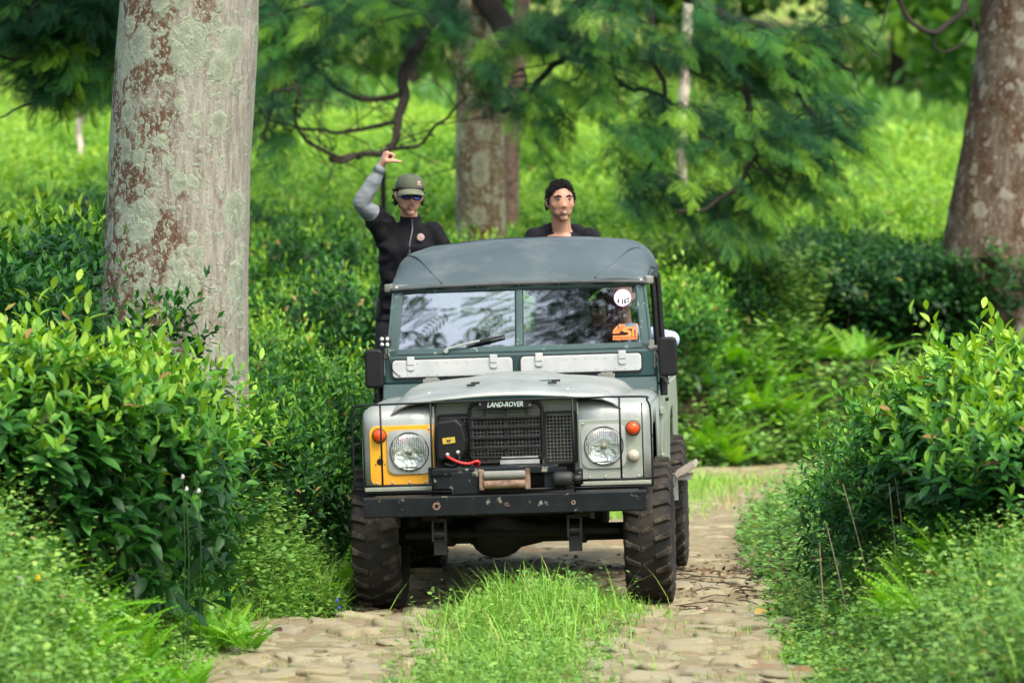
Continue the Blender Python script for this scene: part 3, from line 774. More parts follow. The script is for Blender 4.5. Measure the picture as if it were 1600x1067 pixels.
m_ = MB()   # winch cradle
m_.box((-.06,-.155,.845), (.72,.20,.012)); m_.box((-.06,-.27,.83), (.70,.014,.035)); m_.box((.29,-.25,.775), (.13,.014,.13)); m_.box((-.22,-.272,.765), (.155,.016,.125)); m_.box((-.335,-.262,.785), (.10,.012,.10))
m_.box((-.405,-.24,.81), (.05,.05,.10)); m_.box((.42,-.24,.785), (.05,.05,.09))
wc = part(m_, 'winch', 'bumper', bevel=.004)
m_ = MB(); m_.lathe([(.055,-.27),(.06,-.26),(.06,.30)], (-.06,-.12,.775), 'x', 20); part(m_, 'drum', 'deep_black', wc, smooth=True)
m_ = MB(); m_.lathe([(.035,-.02),(.042,0),(.042,.07),(.035,.09)], (.30,-.29,.775), 'x', 16); m_.lathe([(.02,.09),(.02,.14)], (.30,-.29,.775), 'x', 12); part(m_, 'gear_housing', 'black', wc, smooth=True)
for x in (-.125, .135): 
    m_ = MB(); m_.box((x,-.285,.782), (.028,.05,.118)); part(m_, 'end_plate', 'rust' , wc, bevel=.005)
m_ = MB(); m_.lathe([(.022,-.118),(.024,-.11),(.024,.11),(.022,.118)], (.005,-.30,.808), 'x', 16); part(m_, 'roller', 'canvas_pale', wc, smooth=True)
m_ = MB(); m_.lathe([(.024,-.118),(.026,-.11),(.026,.11),(.024,.118)], (.005,-.298,.757), 'x', 16); part(m_, 'roller', 'rust', wc, smooth=True)
m_ = MB()
poly = [(-.385,.89),(-.395,1.09),(-.375,1.115),(-.27,1.125),(-.235,1.09),(-.215,1.00),(-.225,.94),(-.25,.89)]
m_.prism(poly, -.16, .05)
cb = part(m_, 'winch_control_box', 'black_gloss', bevel=.014)
m_ = MB(); m_.box((-.315,-.163,1.005), (.072,.003,.034), (0, R(-6), 0)); st = part(m_, 'warning_sticker', 'yellow_print', cb)
m_ = MB(); m_.box((-.315,-.1655,1.008), (.030,.002,.004), (0, R(-6), 0)); m_.box((-.316,-.1655,1.0), (.02,.002,.005), (0, R(-6), 0)); m_.box((-.308,-.1655,1.001), (.003,.002,.016), (0,R(24),0)); m_.box((-.324,-.1655,1.001), (.003,.002,.016), (0,R(-30),0))
part(m_, 'sticker_print', 'dark_print', cb)
m_ = MB()
for x, z in ((-.325,.925),(-.265,.937)): m_.lathe([(.001,-.185),(.010,-.182),(.012,-.160)], (x,0,z), 'y', 10)
part(m_, 'terminal', 'bezel', cb)
m_ = MB(); m_.tube(smoothcurve([(-.325,-.18,.915),(-.29,-.20,.895),(-.245,-.21,.878),(-.20,-.21,.872),(-.155,-.21,.885),(-.145,-.20,.87),(-.16,-.18,.85)], 6), .009, 8); part(m_, 'red_cable', 'red_cable', smooth=True)
m_ = MB(); m_.tube(smoothcurve([(-.265,-.18,.925),(-.255,-.2,.90),(-.27,-.2,.875),(-.30,-.2,.862),(-.34,-.19,.875)], 6), .006, 6); part(m_, 'black_cable', 'black_gloss', smooth=True)

# bulkhead, scuttle, vent flaps
m_ = MB()
m_.box((0, 1.33, 1.37), (1.64, .10, .17)); part(m_, 'bulkhead', 'teal', bevel=.014)
m_ = MB(); m_.rows([[(-.822,1.275,1.285),(.822,1.275,1.285)],[(-.822,1.24,1.20),(.822,1.24,1.20)],[(-.822,1.24,.75),(.822,1.24,.75)]], False); part(m_, 'firewall', 'teal', solid=.01)
m_ = MB()
for s in (-1,1): m_.box((s*.805, 1.42, 1.0), (.05,.26,.72))
part(m_, 'door_pillar', 'teal', bevel=.01)
for s in (-1,1):
    cx = -.402 if s < 0 else .372
    m_ = MB(); m_.prism(rrect(cx, 1.378, .725, .104, .022, 4), 1.262, 1.277); vf = part(m_, 'vent_flap', 'white_metal', bevel=.004)
    m_ = MB(); fr = rrect(cx, 1.378, .742, .122, .03, 4); fi = rrect(cx, 1.378, .727, .106, .023, 4)
    m_.rows([[(q[0],1.2795,q[1]) for q in fr],[(q[0],1.268,q[1]) for q in fr],[(q[0],1.268,q[1]) for q in fi],[(q[0],1.2795,q[1]) for q in fi]], True); part(m_, 'rubber_seal', 'black', vf)
    for dx in (-.25, .25):
        m_ = MB(); m_.box((cx+dx,1.256,1.425), (.045,.012,.05)); m_.prism(rrect(cx+dx,1.392,.048,.05,.015,3), 1.254, 1.262); part(m_, 'hinge', 'white_metal', vf, bevel=.003)
    m_ = MB()
    for k in range(12):
        for z in (1.343, 1.410):
            m_.lathe([(.001,1.2575),(.0035,1.2585),(.004,1.262)], (cx - .33 + .06*k, 0, z), 'y', 6)
    part(m_, 'rivet', 'bezel', vf)

# windscreen: leaning frame, two panes
def WS(x, z):        # point on the leaning windscreen plane
    return (x, 1.335 + (z - 1.46) * .36, z)
def wbar(x0, z0, x1, z1, w, th=.035, w2=None):
    a, b = Vector(WS(x0, z0)), Vector(WS(x1, z1)); d = (b - a).normalized(); nn = Vector((0, -1, .36)).normalized(); sde = d.cross(nn).normalized()
    w2 = w2 or w; vs_ = []
    for p, ww in ((a, w), (b, w2)):
        for u, q in ((-1,-1),(1,-1),(1,1),(-1,1)): vs_.append(p + sde*u*ww/2 + nn*q*th/2)
    return vs_, [(0,1,2,3),(7,6,5,4),(0,4,5,1),(1,5,6,2),(2,6,7,3),(3,7,4,0)]
m_ = MB()
m_.add(*wbar(-.785,1.472,.785,1.472,.040)); m_.add(*wbar(-.752,1.853,.752,1.853,.05))
m_.add(*wbar(-.765,1.45,-.730,1.88,.06)); m_.add(*wbar(.765,1.45,.730,1.88,.06)); m_.add(*wbar(0,1.49,0,1.83,.042,.03))
wf = part(m_, 'windscreen_frame', 'teal_worn', bevel=.007)
m_ = MB()
for s in (-1,1): m_.add(*wbar(s*.798,1.45,s*.757,1.88,.016,.05))
part(m_, 'pillar_flange', 'teal_worn', wf, bevel=.003)
m_ = MB(); m_.add(*wbar(-.785,1.445,.785,1.445,.012,.05)); part(m_, 'rubber_seal', 'black', wf)
for s in (-1, 1):
    m_ = MB(); a, b = (s*.021, s*.738)
    c_, d_ = Vector(WS(a,1.488)), Vector(WS(b,1.488)); e_, f_ = Vector(WS(s*.707,1.83)), Vector(WS(a,1.83)); tiny = Vector((0, R(2.0 if s > 0 else 0), 0)) * 0
    nn = Vector((0,-1,.36)).normalized() * .0025
    m_.add([c_-nn,d_-nn,e_-nn,f_-nn,c_+nn,d_+nn,e_+nn,f_+nn], [(0,1,2,3),(7,6,5,4),(0,4,5,1),(1,5,6,2),(2,6,7,3),(3,7,4,0)])
    o = part(m_, 'windscreen_pane', 'boosted_glass' if s < 0 else 'glass')
    m_ = MB(); pts = [c_,d_,e_,f_,c_]
    for p, q in zip(pts, pts[1:]): m_.tube([p + nn*1.2, q + nn*1.2], .006, 6)
    part(m_, 'glazing_seal', 'black', wf)
for s in (-1,1):
    m_ = MB(); m_.box((s*.80,1.29,1.475), (.03,.03,.06)); m_.lathe([(.014,-.03),(.014,.03)], (s*.81,1.285,1.46), 'x', 10); m_.box((s*.812,1.29,1.40), (.012,.016,.12)); part(m_, 'windscreen_hinge', 'canvas_pale', bevel=.003)
# wiper
m_ = MB(); a = Vector(WS(-.44,1.478)); b = Vector(WS(-.10,1.545)); nn = Vector((0,-1,.36)).normalized()
m_.tube([a + nn*.035, a.lerp(b,.6) + nn*.045], .007, 6); wp = part(m_, 'wiper', 'bezel')
m_ = MB(); m_.tube([a.lerp(b,.35) + nn*.03, a.lerp(b,.7) + nn*.034, a.lerp(b,1.04) + nn*.03], [.008,.011,.006], 6); part(m_, 'blade', 'black', wp)
m_ = MB(); m_.lathe([(.014,-.05),(.012,0)], a + Vector((0,.0,0)), 'y', 10); part(m_, 'pivot', 'bezel', wp)
# stickers on the right pane
def onglass(x, z, off=.006): p = Vector(WS(x, z)); return p + Vector((0,-1,.36)).normalized()*off
def sticker_plate(polys, mat, name, parent, off):
    m_ = MB()
    for poly in polys:
        n = len(poly); f_ = [onglass(x, z, off + .0012) for x, z in poly]; b_ = [onglass(x, z, off) for x, z in poly]
        m_.add(f_ + b_, [tuple(range(n)), tuple(range(2*n-1,n-1,-1))] + [(k,(k+1)%n,(k+1)%n+n,k+n) for k in range(n)])
    return part(m_, name, mat, parent)
sx, sz, sr = .628, 1.760, .054
circ = lambda r_, n=28, cx=sx, cz=sz: [(cx + r_*math.cos(2*math.pi*k/n), cz + r_*math.sin(2*math.pi*k/n)) for k in range(n)]
s1 = sticker_plate([circ(sr)], 'purple_print', 'round_sticker', truck, .006); s1['label'] = 'round white sticker with dark marks'
sticker_plate([circ(sr*.93)], 'white_print', 'sticker_face', s1, .0085)
q = lambda pts: [(sx + a*sr, sz + b*sr) for a, b in pts]
sticker_plate([q([(-.62,-.52),(-.58,-.22),(-.34,.02),(-.36,-.62),(-.5,-.62)]), q([(-.10,-.80),(-.12,-.20),(.0,-.10),(.05,-.28),(.05,-.82)]), q([(-.06,.02),(.06,.12),(.14,.0),(.03,-.07)]),
   q([(.14,-.62),(.13,-.32),(.34,-.10),(.42,-.28),(.30,-.38),(.44,-.55),(.36,-.70)]), q([(.48,-.60),(.5,-.42),(.66,-.30),(.72,-.44),(.62,-.58)]), q([(.44,-.22),(.5,-.06),(.72,-.02),(.76,-.20),(.6,-.26)])], 'dark_print', 'sticker_marks', s1, .011)
# orange stencilled letters
ox, oz, ow, oh = .565, 1.508, .150, .098
q = lambda pts: [(ox + a*ow, oz + b*oh) for a, b in pts]
polys = [q([(0,.55),(.10,.75),(.20,.88),(.20,.55)]), q([(.26,.95),(.48,.95),(.48,.80),(.38,.78),(.38,.55),(.0,.50),(.0,.40),(.26,.40),(.26,.6)]),
         q([(.0,.36),(.0,.27),(.46,.27),(.62,.30),(.62,.45),(.46,.47),(.40,.54),(.40,.70),(.50,.80),(1.0,.80),(1.0,.70),(.60,.66),(.55,.62),(.68,.56),(.75,.50),(.75,.25),(.70,.20),(0,.20)]),
         q([(.78,.20),(.78,.70),(.86,.70),(.86,.20)]), q([(.92,.20),(.92,.70),(1.0,.70),(1.0,.20)]), q([(.90,.88),(.90,.97),(1.0,.97),(1.0,.88)]), q([(0,.14),(1,.14),(1,.17),(0,.17)])]
s2 = sticker_plate(polys, 'orange_print', 'stencil_sticker', truck, .006); s2['label'] = 'orange stencil letter sticker'
polys = []
for k in range(11): 
    a = k / 11; polys.append(q([(a + .01,0),(a + .01,.11),(a + (.075 if k % 3 else .05),.11),(a + .075,.02)]))
sticker_plate(polys, 'orange_print', 'small_print', s2, .006)

# canvas roof: front slope from the windscreen, two hoops, hanging edge
def hoop(y, zc, hw, zside, n=22):
    row = []
    for k in range(n + 1):
        u = -1 + 2*k/n; a = abs(u)
        x = hw * (u / .86 if a < .86 else math.copysign(1, u)) * (1 if a < .86 else 1)
        x = hw * max(-1, min(1, u / .82))
        crown = zc - .055 * (x/hw)**2
        if a > .62: 
            t = (a - .62) / .38; 
            cx = hw * (.62/.82); th = t * math.pi/2
            x = math.copysign(cx + (hw - cx) * math.sin(th), u); crown = (zc - .055*(cx/hw)**2) - ((zc - .055*(cx/hw)**2) - zside) * (1 - math.cos(th)) ** 1.0
        row.append((x, y, crown))
    return row
def frontrow(y, z, hw, n=22): return [(hw * max(-1, min(1, (-1 + 2*k/n) / .97)), y + .0*abs(-1+2*k/n), z - .018*abs(-1 + 2*k/n)**3) for k in range(n + 1)]
def lerprow(a, b, t, sag=0): return [tuple(Vector(p).lerp(Vector(q_), t) - Vector((0,0,sag * math.sin(math.pi*t)))) for p, q_ in zip(a, b)]
fr0 = frontrow(1.455, 1.885, .775); h1 = hoop(1.98, 2.125, .79, 1.93); h2 = hoop(2.62, 2.150, .80, 1.94)
rows = [[(x, y + .004, z - .03) for x, y, z in fr0], [(x, y - .006, z - .012) for x, y, z in fr0], fr0] + [lerprow(fr0, h1, t, -.022) for t in (.15,.3,.45,.6,.75,.88)] + [h1] + [lerprow(h1, h2, t, .014) for t in (.15,.35,.5,.65,.85)] + [h2, [(x, y + .015, z - .02) for x, y, z in h2]]
rng2 = random.Random(4)
rows = [[(x, y, z + .006*noise.noise(Vector((x*3, y*3, 1))) + .006 * math.sin(9*x + 14*y) * max(0, abs(x) - .25) + .022 * noise.noise(Vector((x*2.6 + y*2.2, y*4.5 - x*1.8, 3))) - .020 * max(0, 1 - abs(abs(x) - .52 - .5*(y - 1.46)*(y < 1.9) )/.05) * (y > 1.5) * (y < 1.93)) for x, y, z in r_] for r_ in rows]
m_ = MB(); m_.rows(rows, closed=False)
for s in (0, -1):     # short side valance
    a = [r_[s] for r_ in rows[2:]]
    m_.rows([a, [(x*1.006, y, z - .045 - .01*math.sin(y*9)) for x, y, z in a]], closed=False)
cr = part(m_, 'canvas_roof', 'canvas', solid=.008, smooth=True, sub=1)
for s in (0, 1):      # stitched seams from the front corners to the first hoop
    pts = []
    for r_i in range(2, 10):
        kk = 4.6 - 2.2 * (r_i - 2) / 7; a = int(kk); t_ = kk - a
        g_ = (lambda k: rows[r_i][k] if s == 0 else rows[r_i][22 - k])
        pts.append(Vector(g_(a)).lerp(Vector(g_(a + 1)), t_) + Vector((0, -.002, .002)))
    m_ = MB(); m_.tube(smoothcurve(pts, 3), .0065, 6); part(m_, 'seam', 'canvas', cr, smooth=True)
m_ = MB(); e_ = [(x, y - .016, z - .016) for x, y, z in frontrow(1.452, 1.885, .778, 30)]
m_.tube(e_, .011, 6); part(m_, 'roof_hem', 'hem', cr, smooth=True)
m_ = MB(); n = 40; top = []; bot = []
for k in range(n + 1):
    x = -.755 + 1.51*k/n; top.append(Vector(WS(x, 1.882)) + Vector((0,-.022,0))); bot.append(Vector(WS(x, 1.862 - .014*abs(math.sin(math.pi*k/n*6)))) + Vector((0,-.028,0)))
m_.rows([top, bot], False); part(m_, 'roof_edge_flap', 'canvas_pale', cr, solid=.006)
m_ = MB()
for k in range(7): p = Vector(WS(-.74 + 1.48*k/6, 1.862)); m_.lathe([(.001,-.045),(.008,-.04),(.009,-.03)], p, 'y', 8)
part(m_, 'stud', 'bezel', cr)
m_ = MB()
for a_, b_ in (((-.62, 1.465, 1.89), (-.70, 1.95, 2.06)), ((.62, 1.465, 1.89), (.70, 1.95, 2.06))): pass
for s in (-1, 1): m_.box((s*.785,1.475,1.865), (.05,.07,.05), (0, 0, s*.3)); 
part(m_, 'roof_corner_strap', 'canvas_pale', cr, bevel=.01)
# hoops and posts that carry the canvas and the open rear
m_ = MB()
for y, z in ((2.0, 2.10),):
    m_.tube(smoothcurve([(-.81,y+.02,1.20),(-.80,y,1.6),(-.775,y,1.92),(-.66,y,z-.07),(-.3,y,z-.012),(.3,y,z-.012),(.66,y,z-.07),(.775,y,1.92),(.80,y,1.6),(.81,y+.02,1.20)], 4), .017, 8)
part(m_, 'roof_hoop', 'black_gloss', smooth=True)
m_ = MB(); y, z = 2.62, 2.135
m_.tube(smoothcurve([(-.83,y,1.20),(-.81,y,1.6),(-.785,y,1.93),(-.67,y,z-.07),(-.3,y,z-.012),(.3,y,z-.012),(.67,y,z-.07),(.785,y,1.93),(.81,y,1.6),(.83,y,1.20)], 4), .020, 8)
part(m_, 'roof_hoop', 'black_gloss', smooth=True)
m_ = MB()
for s in (-1,1): m_.tube([(s*.80,1.50,1.87),(s*.80,2.62,1.93)], .012, 6)
part(m_, 'side_rail', 'black_gloss')

# cab doors below the waist, rear tub, floor, seats, dash
for s in (-1,1):
    m_ = MB(); m_.rows([[(s*.822,1.32,.62),(s*.822,2.16,.62)],[(s*.838,1.32,1.0),(s*.838,2.16,1.0)],[(s*.826,1.32,1.20),(s*.826,2.16,1.20)]], False); d = part(m_, 'door', 'silver_dirty', solid=.03, bevel=.006)
    m_ = MB(); m_.box((s*.85,2.05,1.12), (.03,.12,.02)); part(m_, 'handle', 'black_gloss', d, bevel=.004)
    m_ = MB()
    for z in (.80, 1.08): m_.box((s*.848,1.34,z), (.025,.10,.04))
    part(m_, 'hinge', 'silver_dirty', d, bevel=.004)
    m_ = MB(); ys = [2.18,2.6,2.72,2.80,2.95,3.35,3.50,3.58,3.7,4.32]; zb = [.62,.62,.72,.95,1.02,1.02,.95,.72,.66,.66]
    m_.rows([[(s*.835,y,z) for y, z in zip(ys, zb)],[(s*.842,y,max(z+.02,1.0)) for y, z in zip(ys, zb)],[(s*.838,y,1.19) for y in ys],[(s*.80,y,1.205) for y in ys]], False)
    part(m_, 'rear_wing', 'silver_dirty', solid=.008, bevel=.004)
    m_ = MB(); m_.box((s*.60,3.24,.98), (.40,2.1,.02)); m_.box((s*.40,3.24,.87), (.02,2.1,.22)); part(m_, 'wheel_box', 'silver_dirty')
    m_ = MB(); m_.box((s*.80,3.25,1.215), (.07,2.14,.022)); part(m_, 'body_capping', 'bezel', bevel=.004)
m_ = MB(); m_.box((0,3.25,.76), (1.6,2.14,.02)); m_.box((0,4.32,.98), (1.6,.03,.44)); part(m_, 'load_bed', 'silver_dirty')
m_ = MB(); m_.box((0,1.95,.70), (1.6,1.2,.03)); m_.box((0,2.19,.95), (1.58,.03,.50)); part(m_, 'cab_floor', 'deep_black')
m_ = MB(); m_.box((0,1.47,1.36), (1.50,.16,.14)); part(m_, 'dashboard', 'black_gloss', bevel=.02)
for x in (-.45, .03, .47):
    m_ = MB(); m_.box((x,1.93,.98), (.44,.46,.14)); m_.box((x,2.15,1.28), (.44,.11,.56), (R(-10),0,0)); part(m_, 'seat', 'seat', bevel=.04)
m_ = MB(); ring = [(-.42 + .20*math.cos(2*math.pi*k/24), 1.62 - .09*math.sin(2*math.pi*k/24), 1.40 + .17*math.sin(2*math.pi*k/24)) for k in range(25)]
m_.tube(ring, .012, 6, False); m_.tube([(-.60,1.62,1.40),(-.24,1.62,1.40)], .010, 6); m_.tube([(-.42,1.62,1.40),(-.42,1.50,1.25)], .02, 8); part(m_, 'steering_wheel', 'black_gloss', smooth=True)
# mirrors
for s in (-1,1):
    cx, cz = (-.872, 1.387) if s < 0 else (.895, 1.405)
    m_ = MB(); pl = rrect(cx, cz, .112, .235, .028, 4)
    m_.prism(pl, 1.22, 1.29); mr = part(m_, 'mirror', 'black_gloss', bevel=.014)
    m_ = MB(); m_.prism(rrect(cx, cz, .085, .205, .02, 4), 1.2955, 1.3005); part(m_, 'mirror_glass', 'bezel', mr)
    m_ = MB(); m_.tube(smoothcurve([(s*.81,1.29,1.44),(s*.835,1.29,1.40),(s*.84,1.30,1.32),(cx,1.31,1.24)], 4), .008, 6); part(m_, 'mirror_arm', 'canvas_pale', mr)
    m_ = MB(); m_.lathe([(.020,-.055),(.024,-.045),(.024,.045),(.020,.055)], (s*.862,1.34,1.225), 'z', 10); m_.tube([(s*.80,1.34,1.245),(s*.862,1.34,1.245)], .010, 6); part(m_, 'door_hinge_post', 'black', bevel=.003)
# four-lamp work light on the left pillar with its cable
m_ = MB(); cx, cz = -.803, 1.545; m_.prism(rrect(cx, cz, .074, .074, .028, 5), 1.225, 1.275); wl_ = part(m_, 'work_light', 'black_gloss', bevel=.005)
m_ = MB()
for a in (-1,1):
    for b in (-1,1): m_.lathe([(.001,1.216),(.010,1.218),(.0145,1.2245)], (cx + a*.0165,0,cz + b*.0165), 'y', 14)
part(m_, 'lens', 'reflector', wl_, smooth=True)
m_ = MB(); m_.tube([(cx,1.26,cz-.035),(cx+.005,1.27,1.47)], .008, 6); part(m_, 'bracket', 'bezel', wl_)
m_ = MB(); m_.tube(smoothcurve([(cx+.01,1.265,1.49),(cx+.02,1.262,1.42),(cx+.05,1.262,1.36),(cx+.085,1.262,1.335)], 5), .0035, 5); part(m_, 'cable', 'black_gloss', wl_)

# wheels
def wheel(x, y, z=.43, steer=0):
    w = empty('wheel', (x, y, z), (0, 0, steer), truck); r_ = .425; hw = .125
    m_ = MB()
    prof = [(.215,-.10),(.26,-.128),(.33,-.138),(.375,-.132),(.398,-.118),(.405,-.095),(.408,-.05),(.409,0),(.408,.05),(.405,.095),(.398,.118),(.375,.132),(.33,.138),(.26,.128),(.215,.10)]
    m_.lathe(prof, (0,0,0), 'x', 48, False)
    t_ = m_.build('tyre', M['rubber'], w, smooth=True)
    m_ = MB(); nl = 26
    for k in range(nl):
        for s in (-1, 1):
            a = 2*math.pi*(k + (.5 if s > 0 else 0))/nl
            rot = Euler((a, 0, 0)).to_matrix()
            def q(xx, tt, rr): return rot @ Vector((s*xx, tt, rr))
            sk = .030
            lug = [q(.042,-.014-sk,.405), q(.042,.014-sk,.405), q(.128,.022,.395), q(.128,-.020,.395), q(.044,-.011-sk,.424), q(.044,.011-sk,.424), q(.124,.019,.420), q(.124,-.016,.420)]
            m_.add(lug, [(0,3,2,1),(4,5,6,7),(0,1,5,4),(1,2,6,5),(2,3,7,6),(3,0,4,7)])
            lug = [q(.124,-.018,.420), q(.124,.020,.420), q(.141,.018,.352), q(.141,-.016,.352), q(.10,-.022,.39), q(.10,.026,.39), q(.118,.018,.35), q(.118,-.016,.35)]
            m_.add(lug, [(0,1,2,3),(4,7,6,5),(0,4,5,1),(1,5,6,2),(2,6,7,3),(3,7,4,0)])
        a = 2*math.pi*(k + .25)/nl; rot = Euler((a, 0, 0)).to_matrix()
        m_.add([rot @ Vector(p) for p in ((-.036,-.035,.404),(.036,.0,.404),(.036,.034,.404),(-.036,.0,.404),(-.032,-.030,.4125),(.032,.004,.4125),(.032,.029,.4125),(-.032,-.004,.4125))], [(0,3,2,1),(4,5,6,7),(0,1,5,4),(1,2,6,5),(2,3,7,6),(3,0,4,7)])
    m_.build('tread_lug', M['mud'], w, bevel=.004)
    m_ = MB(); so = 1 if x > 0 else -1
    m_.lathe([(.22,-so*.10),(.205,-so*.09),(.20,so*.02),(.14,so*.05),(.06,so*.055),(.055,so*.12),(.001,so*.12)], (0,0,0), 'x', 24, False); m_.build('rim', M['silver_dirty'], w, auto=35)
    return w
wheel(-.785,.44,.425); wheel(.785,.44,.425); wheel(-.785,3.15,.425); wheel(.785,3.15,.425)

# running gear
m_ = MB()
for s in (-1,1): m_.box((s*.38,2.1,.60), (.08,4.4,.13))
for y in (.1,1.2,2.4,4.2): m_.box((0,y,.60), (.72,.08,.10))
part(m_, 'chassis', 'deep_black')
for y, dx in ((.44,-.10),(3.15,-.10)):
    m_ = MB(); m_.tube([(-.70,y,.425),(.70,y,.425)], .052, 12); m_.ball((dx,y,.425), (.165,.17,.140), 16, 10); m_.tube([(-.26,y,.425),(-.1,y,.425),(.16,y,.425)], [.055,.11,.055], 12); part(m_, 'axle', 'deep_black', smooth=True)
for s in (-1,1):
    for y0 in (-.10, 2.55):
        m_ = MB(); L = 1.15
        for k in range(5):
            h = .5*(1 - k*.16); pts = [(s*.385, y0 + L*.5 + L*(h)*u, .50 - .075*(1-u*u*(h/.5)**2) - .014*k) for u in (-1,-.6,-.2,.2,.6,1)]
            for p, q_ in zip(pts, pts[1:]): m_.box(tuple((Vector(p)+Vector(q_))/2), (.063,(Vector(q_)-Vector(p)).length,.012), (math.atan2(q_[2]-p[2], q_[1]-p[1]),0,0))
        part(m_, 'leaf_spring', 'deep_black')
    m_ = MB(); m_.box((s*.385-.036,-.16,.50), (.012,.07,.13)); m_.box((s*.385+.036,-.16,.50), (.012,.07,.13)); m_.box((s*.385,-.15,.555), (.084,.06,.02)); m_.lathe([(.022,-.03),(.022,.03)], (s*.385,-.165,.475), 'x', 12); m_.box((s*.385,-.13,.40), (.075,.02,.09)); part(m_, 'spring_shackle', 'black')
m_ = MB(); m_.tube([(-.62,.25,.44),(.62,.25,.44)], .018, 8); m_.tube([(.5,.62,.47),(-.45,.62,.47)], .018, 8); part(m_, 'steering_rod', 'deep_black')
m_ = MB(); m_.box((.0,.95,.56), (.86,.5,.30)); m_.box((0,1.5,.50), (1.0,.2,.22)); m_.box((.1,1.9,.60), (.5,.9,.22)); m_.box((-.55,2.2,.58), (.3,.7,.26)); m_.box((.55,2.3,.62), (.3,.5,.2)); m_.box((0,.7,.98), (.7,.7,.4)); part(m_, 'sump_and_shade_block', 'deep_black', bevel=.03)  # engine and gearbox boxes plus a wide low block added to darken below
m_ = MB()
for s in (-1,1): m_.box((s*.60,.86,.75), (.30,.02,.30)); 
m_.box((0,.02,.66), (.75,.02,.12)); part(m_, 'shade_panel', 'deep_black')  # dark panels added to block light under the vehicle
# side steps: planks on brackets outside the tub
for s in (-1,1):
    m_ = MB(); m_.box((s*.96,2.98,.80) if s < 0 else (s*.945,2.6,.66), (.20,.62,.03) if s < 0 else (.14,.60,.03), (0, R(0 if s < 0 else -28), 0)); ss = part(m_, 'side_step', 'wood', bevel=.004)
    m_ = MB()
    for y in ((2.75,3.2) if s < 0 else (2.38,2.8)): m_.box((s*.88,y,.77 if s < 0 else .61), (.20,.04,.02)); m_.box((s*.88,y,.70 if s < 0 else .55), (.03,.03,.15))
    part(m_, 'bracket', 'bezel', ss)
# ---------------------------------------------------------------- people
M['skin'] = nmat('warm_skin', (.56,.32,.215), (.50,.27,.175), 18, .5, 0, .04, 90)
M['skin_dark'] = nmat('tanned_skin', (.46,.26,.165), (.40,.21,.13), 18, .5, 0, .04, 90)
M['lip'] = nmat('lips', (.36,.16,.12), None, 20, .45)
M['hair'] = nmat('black_hair', (.006,.006,.0065), (.010,.0095,.0095), 40, .75, 0, .5, 120, spec=.2)
M['stubble'] = nmat('short_beard', (.06,.038,.028), (.04,.026,.02), 60, .8)
M['jacket'] = nmat('black_jacket_cloth', (.0045,.005,.0065), (.008,.0085,.011), 7, .85, 0, .6, 14, spec=.2)
M['tee'] = nmat('black_tee_cloth', (.007,.008,.012), (.011,.012,.017), 7, .9, 0, .5, 14, spec=.2)
M['grey_sleeve'] = nmat('grey_marl_cloth', (.20,.235,.25), (.26,.295,.31), 9, .9, 0, .3, 22)
M['trousers'] = nmat('dark_trousers', (.015,.016,.02), (.022,.022,.026), 7, .85, 0, .2, 25)
M['cap'] = nmat('olive_cap_cloth', (.085,.10,.065), (.07,.085,.055), 20, .85, 0, .1)
M['cap_brim'] = nmat('pale_olive_brim', (.15,.17,.11), (.13,.15,.10), 20, .8)
M['cap_mesh'] = nmat('cream_cap_mesh', (.50,.49,.30), (.42,.42,.25), 60, .85, 0, .2, 120)
M['tan_print'] = nmat('tan_embroidery', (.60,.45,.33), None, 20, .8)
M['shades'] = nmat('blue_mirror_lens', (.03,.06,.35), (.05,.05,.22), 30, .08, .6)
M['eye'] = nmat('dark_eye', (.02,.012,.01), None, 20, .2)
M['eyewhite'] = nmat('eye_white', (.45,.38,.34), None, 20, .3)
M['teeth'] = nmat('teeth', (.42,.36,.32), None, 20, .4)
M['zip'] = nmat('zip', (.10,.13,.14), None, 20, .4, .5)
M['badge_white'] = nmat('white_badge', (.75,.72,.68), None, 20, .6)
M['badge_red'] = nmat('faded_red_mark', (.45,.16,.10), None, 20, .6)
M['shoe'] = nmat('dark_shoe', (.03,.028,.027), None, 20, .7)
M['maroon'] = nmat('maroon_cloth', (.11,.02,.03), (.075,.015,.022), 9, .9)
M['blue_shirt'] = nmat('pale_blue_cloth', (.42,.52,.72), (.36,.46,.66), 9, .85, 0, .2, 25)
M['green_cloth'] = nmat('green_cloth', (.01,.22,.13), None, 9, .9)

def wrinkle(o, amp, sc):
    me = o.data; co = np.empty(len(me.vertices)*3, np.float32); me.vertices.foreach_get('co', co); co = co.reshape(-1, 3)
    no = np.empty(len(me.vertices)*3, np.float32); me.vertex_normals.foreach_get('vector', no); no = no.reshape(-1, 3)
    d_ = np.array([(1 - abs(noise.noise(Vector((x*sc + z*sc*.8, y*sc*.8, z*sc*1.5 - x*sc*.6)))) * 2) + .5 * noise.noise(Vector((x*sc*2.3 - z*sc, y*sc*2, z*sc*3))) for x, y, z in co.tolist()], np.float32)
    co += no * (d_ - .5)[:, None] * amp; me.vertices.foreach_set('co', co.ravel()); me.update(); return o
def limb(m_, pts, rads, n=14):
    m_.tube(pts, rads, n)
    for p, r_ in zip(pts, rads): m_.ball(p, r_ * .99, n, 8)
def seg(m_, a, b, ra, rb, n=14, k=4):
    a, b = Vector(a), Vector(b); limb(m_, [a.lerp(b, i / k) for i in range(k + 1)], [ra + (rb - ra) * i / k for i in range(k + 1)], n)
